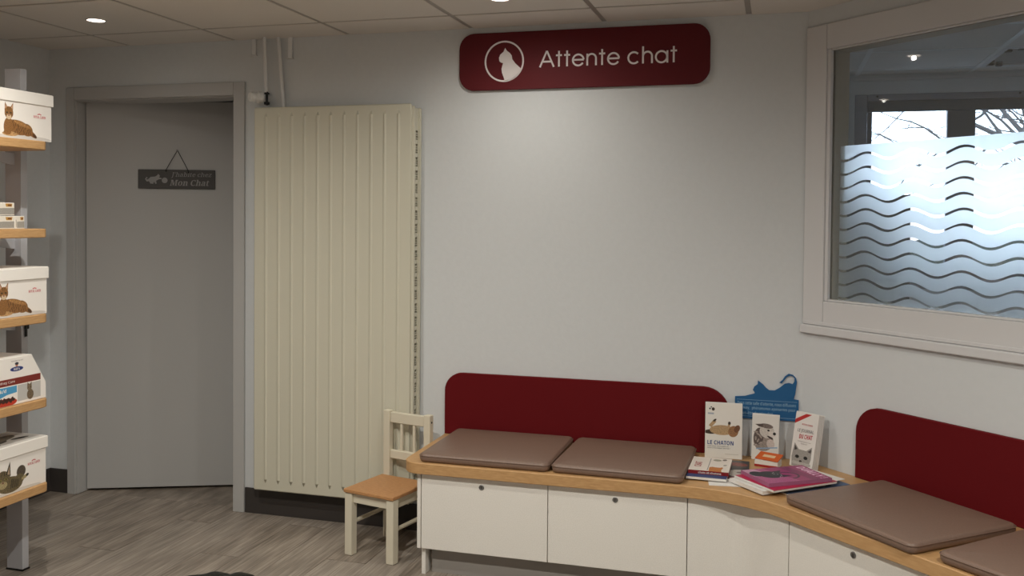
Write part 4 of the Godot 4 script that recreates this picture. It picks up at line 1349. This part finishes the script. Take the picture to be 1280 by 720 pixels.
# ---------------------------------------------------------------- leaflets and books in the corner
func leaflets():
	var y = BENCH_Y + 0.0005
	# blue cat board on the wall
	var s = thing("cat_board", "blue board with a stretching cat outline on the wall over the leaflets", "sign", Vector3(-0.04, 0.616, 0))
	var sil = PackedVector2Array()
	for p in [[-0.167, 0.705], [-0.127, 0.709], [-0.089, 0.721], [-0.089, 0.727], [-0.096, 0.736], [-0.09, 0.75], [-0.077, 0.76], [-0.076, 0.776], [-0.056, 0.761], [-0.043, 0.747], [-0.031, 0.738], [-0.009, 0.738], [0.012, 0.752], [0.03, 0.768], [0.046, 0.772], [0.061, 0.768], [0.068, 0.78], [0.068, 0.792], [0.062, 0.8], [0.05, 0.803], [0.038, 0.797], [0.029, 0.784], [0.018, 0.769], [0.009, 0.772], [0.021, 0.783], [0.03, 0.798], [0.045, 0.81], [0.062, 0.806], [0.074, 0.793], [0.078, 0.777], [0.075, 0.755], [0.072, 0.729], [0.066, 0.706], [0.086, 0.704], [0.086, 0.616], [-0.167, 0.616]]:
		sil.append(Vector2(p[0] + 0.04, p[1] - 0.616))
	var b = MB.new()
	b.prism(sil, 0.002, 0.008)
	part(s, "board", b, mat("board_blue", Color(0.10, 0.36, 0.56), 0.5))
	var pale = mat("board_pale", Color(0.62, 0.76, 0.85), 0.5)
	for yy in [0.01, 0.078]:
		part(s, "rule", boxes([[Vector3(-0.12, yy, 0.008), Vector3(0.12, yy + 0.001, 0.0086)]]), pale)
	words(s, "Dans cette salle d'attente, nous diffusons", 0.232, 0.0155, Vector3(-0.001, 0.064, 0.0086), pale)
	words(s, "Feliway,  phéromones apaisantes pour", 0.225, 0.0155, Vector3(0.001, 0.044, 0.0086), pale)
	words(s, "le bien-être de votre chat.", 0.145, 0.0155, Vector3(-0.045, 0.024, 0.0086), pale)
	# brochure "LE CHATON"
	var t = thing("brochure_stack", "upright white brochures titled LE CHATON with a rolling kitten", "brochures", Vector3(-0.208, y, 0.075), 0.05)
	t.rotation.x = -0.13
	var im = Pic.new(220, 330, Color(0.90, 0.88, 0.85))
	var fur = Color(0.70, 0.58, 0.43)
	var dk = Color(0.22, 0.17, 0.13)
	im.ell(40, 172, 48, 14, dk, -0.05, 0.3)
	im.ell(100, 160, 74, 30, fur, 0.0, 0.3)
	im.ell(168, 165, 30, 34, Color(0.58, 0.42, 0.28), 0.3, 0.4)
	im.ell(190, 148, 16, 24, Color(0.45, 0.30, 0.2), 0.5, 0.4)
	im.lin(Vector2(28, 140), Vector2(58, 104), 20, fur, 0.2)
	im.ell(56, 102, 12, 6, dk, -0.7)
	im.lin(Vector2(140, 140), Vector2(144, 118), 14, fur)
	im.ell(144, 116, 8, 10, dk)
	im.ell(46, 34, 9, 10, dk)
	im.ell(26, 32, 5, 5, Color(0.2, 0.2, 0.24))
	im.ell(34, 22, 4, 4, Color(0.2, 0.2, 0.24))
	im.pol([Vector2(14, 56), Vector2(50, 56), Vector2(50, 66), Vector2(14, 66)], Color(0.66, 0.68, 0.72))
	im.lin(Vector2(120, 304), Vector2(200, 304), 4, Color(0.80, 0.78, 0.74))
	sheaf(t, 0.148, 0.225, 0.016, printed("chaton_cover", im.tex(), 0.45))
	words(t, "LE CHATON", 0.104, 0.0165, Vector3(-0.012, 0.063, 0.0172), mat("print_blue", Color(0.20, 0.29, 0.52)), "Droid Sans", true)
	words(t, "Tout pour l'accueillir et", 0.085, 0.006, Vector3(-0.022, 0.048, 0.0172), mat("print_dark", Color(0.25, 0.25, 0.28)))
	words(t, "bien s'occuper de lui !", 0.09, 0.006, Vector3(-0.019, 0.0405, 0.0172), mats["print_dark"])
	# dog leaflets
	var dg = thing("leaflet_stack", "upright white leaflets with a grey puppy photo", "leaflets", Vector3(-0.043, y, 0.052), -0.1)
	dg.rotation.x = -0.12
	var pd = Pic.new(180, 310, Color(0.88, 0.865, 0.84))
	var g1 = Color(0.45, 0.40, 0.38)
	pd.ell(78, 180, 66, 70, Color(0.58, 0.53, 0.50), 0.2, 0.5)
	pd.ell(46, 150, 34, 62, Color(0.36, 0.31, 0.29), 0.15, 0.5)
	for k in 7:
		pd.ell(26 + (k % 3) * 16, 120 + k * 15, 15, 6, Color(0.62, 0.57, 0.54), k * 0.5, 0.4)
	pd.ell(100, 112, 50, 46, Color(0.78, 0.75, 0.72), 0.3, 0.25)
	pd.ell(96, 74, 44, 16, g1, 0.12, 0.4)
	pd.pol([Vector2(20, 66), Vector2(74, 60), Vector2(70, 84), Vector2(48, 82)], Color(0.34, 0.29, 0.27), 0.3)
	pd.ell(134, 128, 26, 20, Color(0.84, 0.81, 0.78), 0.3, 0.15)
	pd.ell(150, 124, 10, 10, Color(0.10, 0.09, 0.09))
	pd.ell(110, 104, 8, 6, Color(0.10, 0.09, 0.08), 0.3)
	pd.ell(122, 152, 22, 6, Color(0.22, 0.16, 0.15), 0.45)
	pd.ell(126, 196, 26, 32, Color(0.80, 0.74, 0.71), -0.2, 0.2)
	pd.pol([Vector2(30, 232), Vector2(172, 214), Vector2(172, 222), Vector2(30, 240)], Color(0.55, 0.66, 0.78))
	sheaf(dg, 0.108, 0.185, 0.012, printed("puppy_cover", pd.tex(), 0.45))
	# cat leaflets leaning on the turned wall
	var ct = thing("leaflet_stack", "thick leaning pile of white leaflets with a grey cat face and red corner band", "leaflets", on_w(0.105, y, 0.085), W_TURN + 0.12)
	ct.rotation.x = -0.2
	var pc = Pic.new(200, 400, Color(0.90, 0.88, 0.86))
	pc.pol([Vector2(0, 84), Vector2(0, 52), Vector2(88, 0), Vector2(138, 0)], Color(0.72, 0.16, 0.16))
	pc.pol([Vector2(20, 400), Vector2(10, 330), Vector2(22, 226), Vector2(64, 270), Vector2(130, 272), Vector2(176, 236), Vector2(178, 330), Vector2(160, 400)], Color(0.62, 0.60, 0.58), 0.25)
	pc.pol([Vector2(28, 282), Vector2(26, 242), Vector2(52, 272)], Color(0.28, 0.26, 0.26))
	pc.pol([Vector2(170, 282), Vector2(172, 252), Vector2(142, 276)], Color(0.30, 0.27, 0.27))
	for xx in [58.0, 132.0]:
		pc.ell(xx, 325, 17, 12, Color(0.12, 0.11, 0.11))
	pc.ell(92, 356, 12, 8, Color(0.2, 0.16, 0.16))
	for k in 5:
		pc.ell(40 + k * 30, 372, 22, 12, Color(0.72, 0.70, 0.68), 0.0, 0.2)
	sheaf(ct, 0.108, 0.215, 0.036, printed("cat_cover", pc.tex(), 0.45))
	var rd = mat("print_red", Color(0.75, 0.12, 0.2), 0.5)
	words(ct, "ROYAL CANIN", 0.05, 0.0055, Vector3(0.006, 0.168, 0.0372), rd, "Droid Serif", true)
	words(ct, "LE JOURNAL", 0.074, 0.0155, Vector3(0.002, 0.142, 0.0372), mats["print_dark"], "Droid Sans", false, Basis(Vector3.BACK, 0.03), 0.1)
	words(ct, "DU CHAT", 0.06, 0.017, Vector3(0.006, 0.121, 0.0372), rd, "Droid Sans", true, Basis(Vector3.BACK, 0.05), 0.1)
	words(ct, "Guide pratique pour bien", 0.06, 0.005, Vector3(0.002, 0.1, 0.0372), mat("print_grey", Color(0.5, 0.48, 0.47)))
	words(ct, "le nourrir", 0.028, 0.005, Vector3(0.002, 0.0925, 0.0372), mat("print_grey", Color(0.5, 0.48, 0.47)))
	# box of cards with an orange card on top
	var cb = thing("card_box", "small white and red card box in front of the puppy leaflets", "box", Vector3(-0.03, y, 0.142), -0.25)
	part(cb, "body", boxes([[Vector3(-0.046, 0, -0.03), Vector3(0.046, 0.026, 0.03)]], 0.001), mats["paper"])
	part(cb, "red_band", boxes([[Vector3(-0.0465, 0.0, 0.03), Vector3(0.0465, 0.009, 0.0308)]]), mat("band_red", Color(0.62, 0.15, 0.14), 0.5))
	var oc = thing("orange_card", "orange card with a pale label lying tilted on the small card box", "card", Vector3(-0.025, y + 0.0275, 0.142), -0.42)
	oc.rotation.x = 0.3
	part(oc, "card", boxes([[Vector3(-0.048, 0.008, -0.028), Vector3(0.048, 0.012, 0.028)]], 0.0008), mat("card_orange", Color(0.80, 0.36, 0.12), 0.5))
	part(oc, "label", boxes([[Vector3(-0.024, 0.012, -0.008), Vector3(0.026, 0.0126, 0.01)]]), mat("label_cream", Color(0.88, 0.74, 0.58), 0.6))
	# ---- left pile
	var yy = y
	var lp = [Vector3(-0.168, 0, 0.42), Vector3(-0.14, 0, 0.265), Vector3(-0.25, 0, 0.335)]
	book("leaflet_sheet", "white sheet sticking out from under the dark magazine", Vector3(-0.168, yy, 0.385), 0.16, 0.2, 0.0012, 0.12, mats["paper"], mats["paper"], "")
	book("magazine", "dark magazine with a red and white picture under the small white book", Vector3(-0.171, yy + 0.0014, 0.262), 0.142, 0.285, 0.004, 0.02, printed("dark_cover", dark_cover(), 0.4), mats["paper"], "")
	book("magazine", "blue magazine under the small white cat book", Vector3(-0.247, yy + 0.0056, 0.342), 0.148, 0.21, 0.009, -0.03, mat("cover_blue", Color(0.20, 0.28, 0.46), 0.45), mats["paper"], "")
	var wb = book("book", "small white book with an orange cat cover and red spine", Vector3(-0.243, yy + 0.0148, 0.3), 0.15, 0.205, 0.0135, -0.02, printed("orange_cat_cover", orange_cat_cover(), 0.45), mat("spine_red", Color(0.52, 0.08, 0.10), 0.5), "")
	words(wb, "chats et chatons", 0.085, 0.008, Vector3(0.005, 0.0068, 0.1036), mats["paper"], "Droid Sans", true)
	words(wb, "CHAT", 0.075, 0.026, Vector3(-0.046, 0.01372, 0.01), mat("print_red2", Color(0.62, 0.13, 0.15)), "Droid Sans", true, Basis(Vector3.UP, PI / 2) * Basis(Vector3.RIGHT, -PI / 2))
	# ---- right pile, turned
	var tn = -0.853
	book("magazine", "blue magazine at the bottom of the turned pile under the purple book", Vector3(0.083, yy, 0.360), 0.21, 0.297, 0.005, tn, mat("cover_blue2", Color(0.25, 0.36, 0.52), 0.4), mats["paper"], "")
	book("magazine", "thick white magazine in the turned pile under the pink magazine", Vector3(0.006, yy + 0.0052, 0.412), 0.185, 0.292, 0.013, tn, mats["paper"], mats["paper"], "")
	book("leaflet_sheet", "white folded sheet sticking out beside the purple book", Vector3(0.073, yy + 0.0184, 0.362), 0.205, 0.29, 0.0012, tn + 0.1, mats["paper"], mats["paper"], "")
	book("magazine", "bright pink magazine directly under the purple book", Vector3(0.034, yy + 0.0198, 0.41), 0.215, 0.295, 0.0075, tn, mat("cover_pink", Color(0.72, 0.10, 0.28), 0.35), mats["paper"], "")
	var pb = book("book", "purple book with a black cat cover on top of the turned pile", Vector3(0.036, yy + 0.0275, 0.403), 0.184, 0.264, 0.0135, -0.985, printed("purple_cover", purple_cover(), 0.35), mat("spine_mauve", Color(0.66, 0.42, 0.55), 0.4), "")
	words(pb, "DUALLY !", 0.155, 0.034, Vector3(0.008, 0.01372, -0.106), mat("print_lilac", Color(0.97, 0.80, 0.90)), "Droid Sans", true, Basis(Vector3.RIGHT, -PI / 2))

func sheaf(t: Node3D, w: float, h: float, d: float, cover: Material):
	# several leaflets standing one behind the other
	var n = maxi(2, int(d / 0.004))
	for k in n:
		var z = d * k / n
		var o = part(t, "leaflet", boxes([[Vector3(-w / 2 + 0.0006 * ((k * 7) % 3), 0, z), Vector3(w / 2 - 0.0006 * ((k * 5) % 3), h - 0.0015 * ((k * 3) % 4), z + d / n - 0.0003)]]), mats["paper"])
		if k == n - 1:
			picture(o, "cover_print", w - 0.0015, h - 0.006, Vector3(0, h / 2 - 0.002, d - 0.0003), cover, 0.0005)
func book(called: String, label: String, at: Vector3, w: float, l: float, th: float, turn: float, cover: Material, side: Material, group: String) -> Node3D:
	var t = thing(called, label, "sheet" if called == "leaflet_sheet" else called, at, turn, group)
	if th < 0.002:
		part(t, "sheet", boxes([[Vector3(-w / 2, 0, -l / 2), Vector3(w / 2, th, l / 2)]]), cover)
		return t
	part(t, "pages", boxes([[Vector3(-w / 2 + 0.001, 0.0006, -l / 2 + 0.001), Vector3(w / 2 - 0.001, th - 0.0008, l / 2 - 0.001)]]), mats["paper"])
	picture(t, "front_cover", w, l, Vector3(0, th - 0.0008, 0), cover, 0.0008, Basis(Vector3.RIGHT, -PI / 2))
	part(t, "back_cover", boxes([[Vector3(-w / 2, 0, -l / 2), Vector3(w / 2, 0.0006, l / 2)]]), side)
	part(t, "spine", boxes([[Vector3(-w / 2, 0.0, l / 2 - 0.001), Vector3(w / 2, th, l / 2 + 0.0004)]]), side)
	if called == "book" and w > 0.16:
		part(t, "spine_fold", boxes([[Vector3(w / 2 - 0.001, 0.0, -l / 2), Vector3(w / 2 + 0.0004, th, l / 2)]]), side)
	return t
func dark_cover() -> Texture2D:
	var p = Pic.new(140, 280, Color(0.17, 0.17, 0.18))
	p.pol([Vector2(0, 4), Vector2(138, 4), Vector2(138, 110), Vector2(0, 110)], Color(0.26, 0.25, 0.25), 0.3)
	p.ell(96, 60, 40, 26, Color(0.50, 0.26, 0.24), 0.2, 0.4)
	p.ell(104, 190, 44, 52, Color(0.72, 0.69, 0.66), 0.1, 0.2)
	p.ell(110, 180, 16, 12, Color(0.40, 0.33, 0.32), 0.3)
	p.pol([Vector2(60, 246), Vector2(138, 240), Vector2(138, 268), Vector2(60, 270)], Color(0.45, 0.14, 0.17))
	return p.tex()
func orange_cat_cover() -> Texture2D:
	var p = Pic.new(220, 300, Color(0.90, 0.86, 0.82))
	p.pol([Vector2(100, 20), Vector2(104, 20), Vector2(104, 280), Vector2(100, 280)], Color(0.5, 0.5, 0.48))
	p.ell(140, 50, 24, 22, Color(0.60, 0.58, 0.50), 0.1, 0.5)
	p.ell(180, 34, 12, 18, Color(0.40, 0.34, 0.30), 0.2, 0.4)
	p.ell(190, 150, 9, 16, Color(0.62, 0.60, 0.56), 0.3, 0.4)
	p.pol([Vector2(112, 300), Vector2(108, 214), Vector2(124, 200), Vector2(140, 208), Vector2(168, 208), Vector2(178, 196), Vector2(184, 214), Vector2(176, 260), Vector2(182, 300)], Color(0.74, 0.44, 0.16), 0.3)
	return p.tex()
func purple_cover() -> Texture2D:
	var p = Pic.new(256, 360, Color(0.60, 0.18, 0.40))
	p.pol([Vector2(0, 240), Vector2(256, 180), Vector2(256, 360), Vector2(0, 360)], Color(0.70, 0.34, 0.52), 0.25)
	p.pol([Vector2(0, 96), Vector2(256, 60), Vector2(256, 112), Vector2(0, 150)], Color(0.50, 0.13, 0.34), 0.2)
	p.ell(60, 330, 70, 50, Color(0.80, 0.60, 0.70), 0.2, 0.2)
	p.ell(116, 262, 62, 60, Color(0.10, 0.09, 0.11), 0.3, 0.4)
	p.ell(86, 318, 46, 38, Color(0.12, 0.11, 0.13), 0.1, 0.4)
	p.pol([Vector2(66, 220), Vector2(60, 168), Vector2(108, 206)], Color(0.10, 0.09, 0.11))
	p.pol([Vector2(134, 204), Vector2(166, 166), Vector2(174, 226)], Color(0.10, 0.09, 0.11))
	for k in 8:
		p.ell(86 + k * 12, 226 + 14 * sin(k * 1.1), 4, 3, Color(0.85, 0.82, 0.86))
	for k in 22:
		var a = PI * 0.9 + k * 0.16
		p.ell(150 + 56 * cos(a), 190 + 60 * sin(a), 6, 6, Color(0.14, 0.08, 0.14))
	return p.tex()

func shoes():
	for k in 2:
		var t = thing("shoe", ["black rounded shoe on the floor, the one toward the shelving", "black rounded shoe on the floor, the one toward the child's chair"][k], "shoe", Vector3(-2.092 + 0.094 * k, 0, 0.878 - 0.02 * k), -0.25 + 0.1 * k, "pair of black shoes")
		t.scale = Vector3(0.88, 0.95, 0.95)
		var b = MB.new()
		var rows = []
		for i in 13:
			var u = i / 12.0
			var z = lerpf(-0.13, 0.15, u)
			var half = 0.046 * sqrt(maxf(0.0, 1.0 - pow(absf(u - 0.42) / 0.6, 3.0))) * (1.0 - 0.2 * smoothstep(0.45, 0.75, u))
			if i == 0:
				half = 0.006
			var top = 0.028 + 0.034 * smoothstep(0.0, 0.35, u) + 0.03 * smoothstep(0.35, 0.9, u)
			var row = []
			for j in 13:
				var a = PI * j / 12.0
				row.append(Vector3(half * cos(a), 0.012 + (top - 0.012) * pow(sin(a), 0.7) * (0.35 if i == 0 else 1.0), z))
			rows.append(row)
		for i in 12:
			for j in 12:
				var m: Vector3 = (rows[i][j] + rows[i + 1][j + 1]) * 0.5
				b.face([rows[i][j], rows[i + 1][j], rows[i + 1][j + 1], rows[i][j + 1]], m - Vector3(0, 0.012, m.z), [], [n_at(rows, i, j), n_at(rows, i + 1, j), n_at(rows, i + 1, j + 1), n_at(rows, i, j + 1)])
		for e in [0, 12]:
			b.face(rows[e], Vector3(0, 0, -1 if e == 0 else 1))
		part(t, "upper", b, mat("black_leather", Color(0.03, 0.028, 0.028), 0.4))
		var so = flat()
		var out = PackedVector2Array()
		for i in 24:
			var a = TAU * i / 24.0
			out.append(Vector2(0.047 * cos(a) * (1.0 - 0.1 * sin(a)), 0.01 + 0.142 * sin(a)))
		so.prism(out, -0.013, 0.0)
		part(t, "sole", so, mats["black"])
func n_at(rows: Array, i: int, j: int) -> Vector3:
	var a: Vector3 = rows[mini(i + 1, 12)][j] - rows[maxi(i - 1, 0)][j]
	var b: Vector3 = rows[i][mini(j + 1, 12)] - rows[i][maxi(j - 1, 0)]
	var n = a.cross(b)
	if n.length() < 1e-9:
		return Vector3.UP
	n = n.normalized()
	var p: Vector3 = rows[i][j]
	if n.dot(p - Vector3(0, 0.0, p.z)) < 0:
		n = -n
	return n
